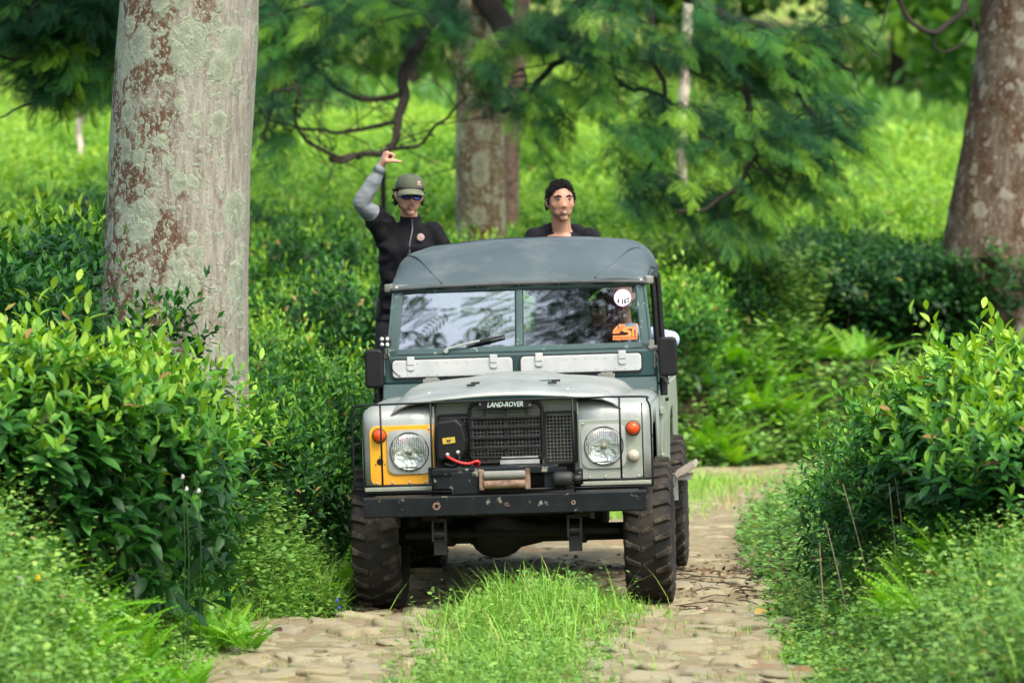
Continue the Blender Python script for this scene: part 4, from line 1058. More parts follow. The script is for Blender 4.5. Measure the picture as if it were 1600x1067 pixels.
def torso(m_, rings, n=20):          # rings: (centre, half width, half depth, axis x vector)
    rows = []
    for c, w, d, ax in rings:
        c = Vector(c); ax = Vector(ax).normalized(); ay = Vector((-ax.y, ax.x, 0)).normalized() if abs(ax.z) < .9 else Vector((0,1,0))
        rows.append([c + ax * (math.copysign(abs(math.cos(t)) ** .8, math.cos(t)) * w) + ay * (math.copysign(abs(math.sin(t)) ** .8, math.sin(t)) * d) for t in [2*math.pi*k/n for k in range(n)]])
    m_.rows(rows, True, True)
class Head:
    def __init__(s, c, yaw=0, pitch=0, roll=0, k=1.0):
        s.c = Vector(c); s.k = k; s.m = Euler((pitch, roll, yaw), 'XYZ').to_matrix()
    def w(s, x, y, z): return s.c + s.m @ (Vector((x, y, z)) * s.k)
    def skull(s, m_, jaw=.24, ears=True):
        n, mm = 28, 22; rows = []
        for i in range(mm + 1):
            th = math.pi * min(max(i / mm, .012), .988); row = []
            for k in range(n):
                a = 2*math.pi*k/n; q = Vector((math.sin(th)*math.cos(a), math.sin(th)*math.sin(a), math.cos(th)))
                x, y, z = q.x*.077, q.y*.098, q.z*.120
                if q.z < .05:
                    t = (.05 - q.z); x *= 1 - jaw * t ** 1.7
                    if q.y > 0: y *= 1 - .45 * min(1, t)
                    else: y *= 1 + .05 * t
                    if q.z < -.6 and q.y < -.2: z = max(z, -.117)
                if q.y < -.35 and abs(q.x) < .8: y = min(y, -.083 * math.sqrt(max(0, 1 - (q.x*.95)**2)) ** .9) if q.z > -.7 and q.z < .55 else y
                row.append(s.w(x, y, z))
            rows.append(row)
        m_.rows(rows, True, True)
        m_.ball(s.w(0,-.070,-.099), (.026*s.k,.020*s.k,.019*s.k), 10, 8)                                    # chin
        limb(m_, [s.w(0,-.086,.012), s.w(0,-.096,-.018), s.w(0,-.101,-.030)], [.006*s.k,.0082*s.k,.0108*s.k], 10)   # nose
        for e in (-1,1):
            m_.ball(s.w(e*.011,-.092,-.033), .0092*s.k, 8, 6)                                   # nostrils
            m_.ball(s.w(e*.030,-.076,.030), (.026*s.k,.016*s.k,.011*s.k), 10, 6)               # brow ridge
            m_.ball(s.w(e*.045,-.058,-.020), (.024*s.k,.020*s.k,.026*s.k), 10, 6)              # cheek bone
            if ears:
                m_.ball(s.w(e*.080,.006,-.004), (.009*s.k,.018*s.k,.031*s.k), 10, 8); m_.ball(s.w(e*.087,.012,.006), (.007*s.k,.015*s.k,.020*s.k), 8, 6)
        m_.ball(s.w(0,-.088,-.066), (.024*s.k,.012*s.k,.012*s.k), 10, 6)
    def bits(s, person, eyes=True, smile=0, brow=True, teeth=False):
        m_ = MB()
        m_.tube([s.w(-.024,-.0945,-.063+smile), s.w(-.008,-.1015,-.0605), s.w(.008,-.1015,-.0605), s.w(.024,-.0945,-.063+smile)], [.003*s.k,.0055*s.k,.0055*s.k,.003*s.k], 8)
        m_.tube([s.w(-.022,-.0945,-.070+smile), s.w(0,-.1015,-.075), s.w(.022,-.0945,-.070+smile)], [.003*s.k,.0065*s.k,.003*s.k], 8)
        m_.build('lips', M['lip'], person, smooth=True)
        if teeth:
            m_ = MB(); m_.tube([s.w(-.018,-.099,-.067), s.w(0,-.1055,-.068), s.w(.018,-.099,-.067)], [.003*s.k,.0055*s.k,.003*s.k], 8); m_.build('teeth', M['teeth'], person, smooth=True)
        if eyes:
            for e in (-1,1):
                m_ = MB(); m_.ball(s.w(e*.032,-.080,.006), (.0135*s.k,.009*s.k,.0042*s.k), 12, 8); ey = m_.build('eye', M['eyewhite'], person, smooth=True)
                m_ = MB(); m_.ball(s.w(e*.032,-.0865,.006), (.0065*s.k,.004*s.k,.0055*s.k), 10, 6); m_.build('iris', M['eye'], ey, smooth=True)
                m_ = MB(); m_.tube([s.w(e*.017,-.0885,.010), s.w(e*.032,-.0915,.0135), s.w(e*.047,-.080,.010)], [.0018*s.k,.003*s.k,.0018*s.k], 6); m_.build('eyelid', M['stubble'], person, smooth=True)
        if brow:
            for e in (-1,1):
                m_ = MB(); m_.tube([s.w(e*.014,-.0935,.026), s.w(e*.032,-.0945,.033), s.w(e*.056,-.074,.026)], [.0045*s.k,.0062*s.k,.003*s.k], 6); m_.build('eyebrow', M['hair'], person, smooth=True)

def hand(m_, wrist, fwd, palmn, side, curl, thumb_pts, s=1.0):
    """palm grows from wrist along fwd; side points to the index finger; palmn is out of the palm"""
    fwd, palmn, side = (Vector(v).normalized() for v in (fwd, palmn, side)); w = Vector(wrist)
    for i in range(4):
        o = side * (.030 - .020 * i) * s
        limb(m_, [w + o*.55 + fwd*.012*s, w + o*.9 + fwd*.05*s, w + o + fwd*.088*s], [.017*s,.0165*s,.0145*s], 10)
    lens = (.040,.045,.042,.033)
    for i in range(4):
        p = w + side*(.030-.020*i)*s + fwd*.090*s; d = fwd.copy(); rot_axis = fwd.cross(palmn).normalized()
        pts = [p]; 
        for j, L in enumerate((1.0,.72,.55)):
            d = Matrix.Rotation(R(curl[j]), 3, rot_axis) @ d
            p = p + d * lens[i] * L * s; pts.append(p)
        limb(m_, pts, [.0105*s,.0098*s,.0092*s,.0082*s], 10)
    limb(m_, thumb_pts, [.0165*s,.0135*s,.0115*s,.0090*s][:len(thumb_pts)], 10)

# --- the man who stands on the left side, thumb raised
D1 = 27.25
def Q(px, py, dy=0): return P(px, py, D1) + Vector((0, dy, 0))
foot_z = VW(-.95, 3.0, .82).z
man = empty('person', (Q(637, 500).x, D1, foot_z)); man['label'] = 'person in olive cap, sunglasses and black jacket raising an arm with the thumb out'; man['category'] = 'person'
hip = Q(633, 478, .02); chest = Q(636, 385, .0); neck = Q(641, 346, .02); sl = Q(601, 354, .0); sr_ = Q(675, 362, .02)
el = Q(566, 318, -.17); wr = Q(596, 264, -.20)
elr = Q(700, 402, -.06); wrr = Q(716, 424, -.28)
legs = [(hip + Vector((-.09,0,-.02)), Vector((hip.x - .13, D1 - .03, (hip.z + foot_z)/2)), Vector((hip.x - .14, D1 + .02, foot_z + .09))),
        (hip + Vector((.09,0,-.02)), Vector((hip.x + .04, D1 - .03, (hip.z + foot_z)/2)), Vector((hip.x + .03, D1 + .03, foot_z + .09)))]
hd = Head(Q(640, 306, -.015), yaw=R(10), pitch=R(3), roll=R(2), k=1.06)
b = MB()
hd.skull(b); seg(b, neck + Vector((0,.02,-.05)), hd.w(0,.022,-.07), .058, .053)
torso(b, [(hip, .15,.10,(1,0,0)), (hip.lerp(chest,.5), .135,.095,(1,0,0)), (chest, .165,.105,(1,0,0)), (neck + Vector((0,.01,-.075)), .15,.085,(1,0,0)), (neck + Vector((0,.01,-.03)), .07,.065,(1,0,0))])
seg(b, sl, el, .048, .040); seg(b, el, wr, .038, .026); seg(b, sr_, elr, .048,.040); seg(b, elr, wrr, .038,.026)
for a, k_, f_ in legs:
    seg(b, a, k_, .08,.055); seg(b, k_, f_, .052,.036); seg(b, f_ + Vector((0,0,-.05)), f_ + Vector((0,-.15,-.06)), .035,.028)
up = (Q(600,236,-.20) - wr)
th0 = wr + Vector((.012,-.012,.018))
hand(b, wr + Vector((.002,0,.004)), up + Vector((.030,0,0)), (1,-.25,-.1), (.25,-1,0), (88,95,60), [th0, Q(606,253,-.245), Q(616,253,-.25), Q(628,254,-.245)], 1.12)
hand(b, wrr, (.25,-1,-.35), (0,0,-1), (-1,0,0), (18,22,15), [wrr + Vector((-.02,-.02,0)), wrr + Vector((-.05,-.05,-.02)), wrr + Vector((-.06,-.085,-.035))], 1.0)
body = fuse('body', b, .0058, 7, M['skin'], None); body.parent = man; body.matrix_parent_inverse = Matrix.Translation(-man.location)
def own(o, p):     # parent while keeping world placed vertices
    o.parent = p; o.matrix_parent_inverse = Matrix.Translation(-p.location); return o
def grp(person):
    for o in list(person.children):
        if o.name.split('.')[0] != 'x': o.matrix_parent_inverse = Matrix.Translation(-person.location)
# jacket (black, half sleeves), grey sleeve, trousers
j = MB()
torso(j, [(hip + Vector((-.01,0,-.10)), .178,.135,(1,0,0)), (hip + Vector((0,0,.04)), .172,.130,(1,0,0)), (hip.lerp(chest,.55), .168,.128,(1,0,0)), (chest, .190,.135,(1,0,0)), (neck + Vector((0,.012,-.085)), .180,.112,(1,0,0)), (neck + Vector((0,.012,-.035)), .098,.085,(1,0,0)), (neck + Vector((0,.012,.012)), .071,.070,(1,0,0))])
seg(j, sl, sl.lerp(el,.42), .080,.072); seg(j, sl + Vector((.02,0,-.09)), sl.lerp(el,.40) + Vector((0,0,-.035)), .075,.062); seg(j, sr_, elr, .066,.058); seg(j, elr, wrr, .058,.040); j.ball(sl + Vector((.01,0,-.02)), .085)
jk = fuse('jacket', j, .009, 6, M['jacket']); own(wrinkle(jk, .016, 7), man)
c_ = MB(); rows = []
for z, r1, r2 in ((-.03,.073,.070),(.012,.068,.066),(.036,.066,.064),(.037,.060,.058),(.0,.060,.058)):
    rows.append([neck + Vector((.0 + r1*math.cos(2*math.pi*k/20), .008 + r2*math.sin(2*math.pi*k/20), z + .010*math.sin(2*math.pi*k/20))) for k in range(20)])
c_.rows(rows, True); own(c_.build('collar', M['jacket'], None, smooth=True), man)
s_ = MB()
limb(s_, [sl.lerp(el,.25), sl.lerp(el,.6), el.lerp(sl,.08), el, el.lerp(wr,.12), el.lerp(wr,.5), el.lerp(wr,.86), wr], [.060,.060,.056,.051,.053,.048,.040,.036], 16)
for k in range(7):
    p = el.lerp(wr, .08 + .12*k); s_.ball(p + Vector((random.uniform(-.01,.01),-.012,random.uniform(-.01,.01))), (.049 - .003*k, .044 - .002*k, .016))
own(wrinkle(fuse('sleeve', s_, .007, 3, M['grey_sleeve']), .011, 7), man)
c_ = MB(); c_.tube([el.lerp(wr,.90), wr, wr.lerp(el,-.06)], [.041,.037,.036], 16); own(c_.build('cuff', M['grey_sleeve'], None, smooth=True), man)
t_ = MB()
for a, k_, f_ in legs: seg(t_, a + Vector((0,0,.02)), k_, .098,.074); seg(t_, k_, f_, .072,.062)
torso(t_, [(hip + Vector((0,0,-.08)), .165,.12,(1,0,0)), (hip + Vector((0,0,.05)), .16,.115,(1,0,0))]); own(fuse('trousers', t_, .012, 5, M['trousers']), man)
for a, k_, f_ in legs:
    s_ = MB(); seg(s_, f_ + Vector((0,.03,-.045)), f_ + Vector((0,-.17,-.058)), .045,.034); own(fuse('shoe', s_, .01, 2, M['shoe']), man)
z_ = MB(); z_.tube([neck + Vector((.012,-.066,.010)), neck + Vector((.016,-.100,-.055)), chest + Vector((.02,-.138,.02)), chest + Vector((.02,-.135,-.22))], .0055, 6); own(z_.build('zip', M['zip'], None, smooth=True), man)
# chest badge
bc = Q(658, 371) + Vector((0, -.140, 0)); m_ = MB(); m_.lathe([(.001,-.004),(.022,-.003),(.024,.012)], bc, 'y', 20); bo = own(m_.build('chest_badge', M['badge_white'], None), man)
m_ = MB(); m_.lathe([(.0195,-.005),(.0175,-.006),(.0155,-.005)], bc, 'y', 20, False); m_.lathe([(.0005,-.006),(.007,-.0055)], bc + Vector((-.002,0,.003)), 'y', 8); m_.box(bc + Vector((.003,-.005,-.006)), (.012,.002,.004)); x_ = m_.build('badge_ring', M['badge_red'], None); x_.parent = bo
# face, hair, cap, glasses
hd.bits(man, eyes=False, brow=False)
m_ = MB()
m_.ball(hd.w(0,.030,.020), (.080,.078,.085), 18, 12); m_.ball(hd.w(0,.045,-.045), (.066,.05,.06), 14, 10)
for e in (-1,1):
    for k in range(34):
        p = hd.w(e*random.uniform(.066,.082), random.uniform(.0,.06), random.uniform(-.05,.04)); m_.tube([p, p + Vector((e*random.uniform(.2,1), random.uniform(-.4,.4), random.uniform(-1.,.3))).normalized()*random.uniform(.015,.03)], [.008,.002], 5)
    m_.ball(hd.w(e*.076,-.012,.020), (.008,.018,.028), 8, 6)
m_.build('hair', M['hair'], man, smooth=True)
m_ = MB(); m_.tube([hd.w(-.022,-.0975,-.054), hd.w(0,-.105,-.0515), hd.w(.022,-.0975,-.054)], [.0022,.004,.0022], 6); m_.build('beard', M['stubble'], man, smooth=True)
def dome(r_, a0, a1, zbase, h, n=24, m=9, px=.9):
    m_ = MB(); rows = []
    for i in range(m + 1):
        t = i / m * .985; row = []
        for k in range(n + 1):
            a = a0 + (a1 - a0) * k / n; row.append(hd.w(r_[0]*math.cos(a)*math.cos(t*math.pi/2)**.62, .004 + r_[1]*math.sin(a)*math.cos(t*math.pi/2)**.62, zbase + h*math.sin(t*math.pi/2)))
        rows.append(row)
    m_.rows(rows, False); return m_
cap_ = empty('cap', (0,0,0), parent=man)
dome((.088,.108), R(180-22), R(360+22), .040, .090).build('front_panel', M['cap'], cap_, smooth=True, solid=.003)
dome((.0885,.1085), R(22), R(158), .040, .089).build('mesh_panel', M['cap_mesh'], cap_, smooth=True, solid=.003)
m_ = MB(); rows = []
for t in (0,.35,.7,1.0):
    rows.append([hd.w(.086*math.cos(R(200 + 140*k/16))*(1 + .02*t), -.012 + .090*math.sin(R(200 + 140*k/16)) - .075*t*math.sin(math.pi*k/16)**.7, .046 - .030*t - .030*(abs(k/8-1)**2)*1.0 ) for k in range(17)])
m_.rows(rows, False); m_.build('brim', M['cap_brim'], cap_, smooth=True, solid=.005)
m_ = MB(); m_.tube([hd.w(.088*math.cos(R(205 + 130*k/14)), .004 + .109*math.sin(R(205 + 130*k/14)), .050) for k in range(15)], .003, 6); m_.build('cap_band', M['trousers'], cap_)
m_ = MB(); m_.tube([hd.w(0, .0, .128), hd.w(0,0,.133)], [.007,.004], 10); m_.build('cap_button', M['cap'], cap_)
def capdot(a, z): 
    t = math.asin(min(1,(z-.040)/.090)); cc = math.cos(t)**.62; return hd.w(.091*math.cos(R(a))*cc, .004 + .111*math.sin(R(a))*cc, z)
m_ = MB()
for pts in (((291,.094),(300,.088),(309,.092)), ((311,.078),(300,.086),(290,.080)), ((309,.092),(300,.080),(291,.071)), ((290,.071),(312,.069))):
    m_.tube([capdot(a, z) for a, z in pts], .0030, 6)
m_.build('cap_emblem', M['tan_print'], cap_)
gl = empty('sunglasses', (0,0,0), parent=man)
for e in (-1,1):
    m_ = MB(); pts_ = [(e*(.034 + .029*math.copysign(abs(math.cos(a))**.7, math.cos(a))), .002 + .021*math.copysign(abs(math.sin(a))**.8, math.sin(a))) for a in [2*math.pi*k/18 for k in range(18)]]
    dep = lambda x: -.110 + 7.0*(abs(x))**2 * 1.0
    m_.rows([[hd.w(x, dep(x) - .0015, z) for x, z in pts_],[hd.w(x, dep(x) + .001, z) for x, z in pts_]], True, True); m_.build('lens', M['shades'], gl)
    m_ = MB(); m_.tube([hd.w(x, dep(x), z) for x, z in pts_ + pts_[:1]], .0024, 6, False); m_.tube([hd.w(e*.063, dep(.063), .008), hd.w(e*.078,-.04,.010), hd.w(e*.082,.01,.008)], .0024, 6); m_.build('frame', M['black_gloss'], gl)
m_ = MB(); m_.tube([hd.w(-.008,-.111,.010), hd.w(.008,-.111,.010)], .0024, 6); m_.build('bridge', M['black_gloss'], gl)
for o in man.children:
    if o.matrix_parent_inverse == Matrix.Identity(4): o.matrix_parent_inverse = Matrix.Translation(-man.location)

# --- the man behind the roof
D2 = 27.65
def Q2(px, py, dy=0): return P(px, py, D2) + Vector((0, dy, 0))
fz2 = VW(.17, 3.45, .775).z
man2 = empty('person', (Q2(878, 500).x, D2, fz2)); man2['label'] = 'bareheaded person with short black hair and dark top standing behind the canvas roof'; man2['category'] = 'person'
h2_ = Head(Q2(876, 316, -.01), yaw=R(12), pitch=R(-3), roll=R(-2), k=1.10)
neck2 = Q2(878, 356, .03); s2l = Q2(834, 374, .02); s2r = Q2(922, 374, .02); hip2 = Vector((Q2(879,0).x, D2 + .02, fz2 + .92)); chest2 = hip2.lerp(neck2, .68)
b = MB(); h2_.skull(b, .22); seg(b, neck2 + Vector((0,.01,-.06)), h2_.w(0,.020,-.06), .066,.060)
for e in (-1,1): seg(b, neck2 + Vector((0,.02,0)), neck2 + Vector((e*.12,.02,-.055)), .045,.04)
torso(b, [(hip2,.155,.105,(1,0,0)),(hip2.lerp(chest2,.5),.14,.10,(1,0,0)),(chest2,.17,.11,(1,0,0)),(neck2 + Vector((0,.01,-.08)),.155,.09,(1,0,0)),(neck2 + Vector((0,.01,-.04)),.08,.07,(1,0,0))])
hands2 = []
for e, sh in ((-1,s2l),(1,s2r)):
    e2 = sh + Vector((e*.03,.03,-.29)); w2 = e2 + Vector((-e*.13,.17,-.13)); hands2.append((sh,e2,w2))
    seg(b, sh, e2, .048,.040); seg(b, e2, w2, .038,.026)
    hand(b, w2, (-e,.15,-.3), (0,1,0), (0,0,1), (35,45,30), [w2 + Vector((-e*.01,0,.02)), w2 + Vector((-e*.04,.01,.045)), w2 + Vector((-e*.07,.015,.055))])
lg2 = []
for e in (-1,1):
    a = hip2 + Vector((e*.09,0,-.02)); k_ = Vector((hip2.x + e*.11, D2 - .03, fz2 + .49)); f_ = Vector((hip2.x + e*.12, D2 + .02, fz2 + .085)); lg2.append((a,k_,f_))
    seg(b, a, k_, .08,.055); seg(b, k_, f_, .052,.036); seg(b, f_ + Vector((0,0,-.05)), f_ + Vector((0,-.15,-.055)), .034,.028)
own(fuse('body', b, .0058, 7, M['skin_dark']), man2)
j = MB(); torso(j, [(hip2 + Vector((0,0,-.06)),.180,.130,(1,0,0)),(hip2.lerp(chest2,.5),.168,.122,(1,0,0)),(chest2,.190,.130,(1,0,0)),(neck2 + Vector((0,.022,-.080)),.175,.100,(1,0,0)),(neck2 + Vector((0,.035,-.030)),.088,.070,(1,0,0))])
for sh, e2, w2 in hands2: seg(j, sh, e2, .074,.056); seg(j, e2, w2.lerp(e2,.04), .054,.038)
for e in (-1,1): seg(j, neck2 + Vector((e*.072,.02,-.008)), neck2 + Vector((e*.14,.02,-.055)), .042,.055)
own(wrinkle(fuse('shirt', j, .009, 4, M['tee']), .012, 8), man2)
t_ = MB()
for a, k_, f_ in lg2: seg(t_, a + Vector((0,0,.02)), k_, .098,.074); seg(t_, k_, f_, .072,.060)
torso(t_, [(hip2 + Vector((0,0,-.08)),.165,.12,(1,0,0)),(hip2 + Vector((0,0,.05)),.16,.115,(1,0,0))]); own(fuse('trousers', t_, .012, 5, M['trousers']), man2)
for a, k_, f_ in lg2: s_ = MB(); seg(s_, f_ + Vector((0,.03,-.04)), f_ + Vector((0,-.17,-.053)), .045,.034); own(fuse('shoe', s_, .01, 2, M['shoe']), man2)
h2_.bits(man2, True, .001, True, True)
m_ = MB()
rows = []
for i in range(13):
    t = i/12; th = t*math.pi*.52; row = []
    for k in range(44):
        a = 2*math.pi*k/44; front = max(0, -math.sin(a)); lim = math.pi*(.52 - .22*front**1.2 + .10*max(0,math.sin(a)))
        thk = min(th, lim) if False else t*lim
        sc = 1.0 + .05*math.sin(t*math.pi*.9 + .3) + .035*noise.noise(Vector((math.cos(a)*3.5, math.sin(a)*3.5, t*6)))
        row.append(h2_.w(.079*math.sin(thk)*math.cos(a)*sc, .004 + .100*math.sin(thk)*math.sin(a)*sc, .008 + .121*math.cos(thk)*1.03))
    rows.append(row)
m_.rows(rows, True)
r3 = random.Random(5)
for k in range(700):
    a = r3.uniform(0, 6.28); fr_ = max(0, -math.sin(a)); th = math.pi*(.53 - .22*fr_**1.2 + .10*max(0, math.sin(a))) * r3.uniform(.2,1.03)**.7; p = h2_.w(.078*math.sin(th)*math.cos(a), .004 + .098*math.sin(th)*math.sin(a), .008 + .122*math.cos(th)); p = p + Vector((r3.uniform(-1,1), r3.uniform(-1,1), r3.uniform(-.3,1)))*.004; o_ = (p - h2_.c).normalized(); m_.tube([p, p + (o_ + Vector((r3.uniform(-.6,.6), r3.uniform(-.6,.3), r3.uniform(-.2,.8)))).normalized()*r3.uniform(.010,.019)], [.0032,.001], 4)
for e in (-1,1): m_.ball(h2_.w(e*.0755,-.014,.012), (.007,.016,.032), 8, 6); m_.ball(h2_.w(e*.074,.045,.0), (.012,.035,.05), 8, 6)
m_.build('hair', M['hair'], man2, smooth=True, solid=.006)
m_ = MB(); m_.tube([h2_.w(-.02,-.0985,-.054), h2_.w(0,-.106,-.0515), h2_.w(.02,-.0985,-.054)], [.0015,.0025,.0015], 6); m_.build('beard', M['stubble'], man2, smooth=True)
for o in man2.children:
    if o.matrix_parent_inverse == Matrix.Identity(4): o.matrix_parent_inverse = Matrix.Translation(-man2.location)

# --- two passengers in the cab and the second row
def seated(x, y, seat, label, cloth, face_yaw, scarf=None, elbow=None, hair=True):
    base = VW(x, y, seat); p = empty('person', base); p['label'] = label; p['category'] = 'person'
    L = lambda a, b_, c: VW(x + a, y + b_, seat + c)
    hd_ = Head(L(0,-.03,.735), yaw=face_yaw, k=.97); b = MB(); hd_.skull(b); nk = L(0,.02,.56)
    seg(b, nk, hd_.w(0,.02,-.07), .055,.050)
    torso(b, [(L(0,0,.03),.16,.12,(1,0,0)),(L(0,.03,.25),.14,.10,(1,0,0)),(L(0,.03,.42),.165,.105,(1,0,0)),(L(0,.03,.50),.15,.09,(1,0,0)),(L(0,.03,.55),.07,.065,(1,0,0))])
    j = MB(); torso(j, [(L(0,0,.0),.178,.14,(1,0,0)),(L(0,.03,.25),.16,.122,(1,0,0)),(L(0,.03,.42),.188,.125,(1,0,0)),(L(0,.03,.51),.165,.10,(1,0,0)),(L(0,.035,.56),.075,.07,(1,0,0))])
    t_ = MB()
    for e in (-1,1):
        sh = L(e*.185,.03,.46); ee = L(e*.23,-.04,.20); w_ = L(e*.13,-.24,.10)
        if elbow and e > 0: ee = VW(*elbow); w_ = VW(elbow[0] - .16, elbow[1] - .18, elbow[2] - .10)
        seg(b, sh, ee, .046,.040); seg(b, ee, w_, .038,.027); seg(j, sh, ee, .072,.058); seg(j, ee, w_.lerp(ee,.15), .058,.042)
        hand(b, w_, (w_ - ee), (0,-.3,-1), (-e,-.2,0), (30,40,25), [w_ + Vector((-e*.02,-.015,0)), w_ + Vector((-e*.04,-.045,-.01)), w_ + Vector((-e*.045,-.075,-.02))])
        kn = L(e*.13,-.40,.06); ft = L(e*.13,-.42,-.26)
        seg(b, L(e*.09,0,.04), kn, .078,.055); seg(b, kn, ft, .05,.036); seg(t_, L(e*.09,0,.04), kn, .092,.07); seg(t_, kn, ft, .068,.058)
    own(fuse('body', b, .009, 2, M['skin_dark']), p); own(fuse('shirt', j, .011, 4, M[cloth]), p); own(fuse('trousers', t_, .013, 4, M['trousers']), p)
    hd_.bits(p); m_ = MB()
    if scarf:
        m_.ball(hd_.w(0,.026,.010), (.092,.098,.130), 18, 12); own(m_.build('head_scarf', M[scarf], None, smooth=True), p)
        m_ = MB(); m_.tube([hd_.w(-.06,-.03,-.11), hd_.w(0,-.06,-.14), hd_.w(.06,-.02,-.12), nk + Vector((.10,.0,-.03))], [.05,.06,.06,.07], 10); own(m_.build('scarf_fold', M[scarf], None, smooth=True), p)
    else:
        m_.ball(hd_.w(0,.022,.028), (.083,.090,.104), 18, 12); own(m_.build('hair', M['hair'], None, smooth=True), p)
    for o in p.children:
        if o.matrix_parent_inverse == Matrix.Identity(4): o.matrix_parent_inverse = Matrix.Translation(-p.location)
    return p
seated(.49, 1.98, .94, 'passenger in maroon scarf behind the right windscreen pane, face turned aside', 'maroon', R(-48), 'maroon')
seated(.56, 2.92, 1.02, 'passenger in pale blue shirt with an elbow out of the open side', 'blue_shirt', R(-5), None, (.87, 2.70, 1.47))
ORD = 'first second third fourth fifth sixth seventh eighth ninth tenth eleventh twelfth thirteenth fourteenth fifteenth sixteenth seventeenth eighteenth nineteenth twentieth'.split()
ORD += ['twenty-' + q for q in ORD[:9]] + ['thirtieth'] + ['thirty-' + q for q in ORD[:9]] + ['fortieth']
def ordinal(i): return ORD[min(i, len(ORD) - 1)]
# ---------------------------------------------------------------- trees
def trunk_obj(parent, centres, radii, mat, nseg=40, lumps=.03, seed=0, name='trunk'):
    m_ = MB(); rows = []; pts = smoothcurve(centres, 8); n = nseg
    k_ = len(pts) - 1
    for i, p in enumerate(pts):
        t = i / k_ * (len(radii) - 1); a = int(min(t, len(radii) - 2)); rr_ = radii[a] + (radii[a+1] - radii[a]) * (t - a); row = []
        for k in range(n):
            an = 2*math.pi*k/n; u = Vector((math.cos(an), math.sin(an), 0)); q = rr_ * (1 + lumps*noise.noise(Vector((u.x*1.5, u.y*1.5, p.z*.8 + seed))) + lumps*.5*noise.noise(Vector((u.x*5, u.y*5, p.z*2.5 + seed))))
            if i < 6: q *= 1 + .05*(6 - i)/6*(1 + .8*math.sin(3*an + seed))
            row.append(p + u*q)
        rows.append(row)
    m_.rows(rows, True, True); return m_.build(name, M[mat], parent, smooth=True)

def spray_points(clusters, per_px, seed):
    """twig ends spread through ellipsoids given where the boughs hang: (px, py, d, rx_px, ry_px, depth_m, weight)"""
    r_ = np.random.default_rng(seed); out = []
    for px, py, d, rx, ry, dep, wgt in clusters:
        n = int(per_px * rx * ry * wgt / 1000)
        q = rdir_(r_, n) * (r_.uniform(0, 1, n) ** (1/2.4))[:, None]
        c = np.array(P(px, py, d)); k = d / F
        out.append(c + q * np.array((rx * k, dep, ry * k)))
    return np.concatenate(out)
def rdir_(r_, n):
    return nrm(r_.normal(size=(n, 3)))
def feather_crown(parent, twigs, trunk_pt, size, mat, seed, leaves=13, twiglen=.55, droop=.35, tmean=.32, name='foliage', tpl=None):
    r_ = np.random.default_rng(seed); n = len(twigs)
    out = nrm((twigs - np.array(trunk_pt)) * np.array((1,1,.35)) + r_.normal(0, .9, (n,3)) * np.array((1,1,.3)))
    out[:, 2] -= droop * r_.uniform(.2, 1.3, n); out = nrm(out)
    up = nrm(np.array((0,0,1.)) + r_.normal(0, .35, (n,3))); sd_ = nrm(np.cross(out, up)); up2 = np.cross(sd_, out)
    tint0 = np.clip(r_.normal(tmean, .15, n) + (r_.random(n) < .16) * .5 + .22 * np.sin(twigs[:,0]*3.1 + seed) * np.sin(twigs[:,2]*4.3 + twigs[:,1]), 0, 1)
    parts = []
    for k in range(leaves):
        t = (k + .5) / leaves; e = 1 if k % 2 else -1
        pos = twigs + out * (twiglen * (t - .4)) * r_.uniform(.9,1.1,(n,1)) - np.array((0,0,1)) * (.12 * t * t * twiglen)
        ang = 1.05 - .75 * t if k < leaves - 1 else 0
        ax = out * math.cos(ang) + sd_ * (e * math.sin(ang)) + r_.normal(0, .12, (n,3)) - np.array((0,0,.12))
        parts.append(place(tpl or FEATHER, pos, ax, up2 + r_.normal(0,.2,(n,3)), size * r_.uniform(.7,1.15,n) * (1 - .3*t), np.clip(tint0 + .12*t + r_.normal(0,.05,n), 0, 1)))
    v, f, t_ = combine(parts); return meshobj(name, npmesh(name, v, f, t_), parent, M[mat])
def twig_net(parent, main_pts, ends, mat, r0=.03, seed=1, n_max=140, name='branch'):
    r_ = random.Random(seed); m_ = MB(); nodes = [Vector(p) for b in main_pts for p in smoothcurve(b, 6)]
    ends = [Vector(e) for e in ends]; r_.shuffle(ends)
    for e in ends[:n_max]:
        q = min(nodes, key=lambda p: (p - e).length + .6 * max(0, e.z - p.z) + r_.uniform(0,.4)); L = (q - e).length
        if L < .12 or L > 2.2: continue
        mid = q.lerp(e, .5) + Vector((r_.uniform(-.12,.12), r_.uniform(-.12,.12), r_.uniform(-.02,.16))) * L
        c = smoothcurve([q, mid, e], 4); m_.tube(c, [.0135 * (1 - .75*i/8) for i in range(len(c))], 5); nodes += c[3:6]
    return tag(m_.build('twigs', M[mat], parent, smooth=True), kind='stuff')
def bough(parent, pts, r0, r1, mat, name='branch'):
    c = smoothcurve(pts, 7); m_ = MB(); k = len(c) - 1
    c = [p + Vector((noise.noise(p*3.4), noise.noise(p*3.4 + Vector((9,0,0))), noise.noise(p*3.4 + Vector((0,9,0))))) * (.085 if 0 < i_ < k else 0) for i_, p in enumerate(c)]
    m_.tube(c, [r0 + (r1 - r0)*i/k for i in range(k + 1)], 9); return m_.build(name, M[mat], parent, smooth=True)

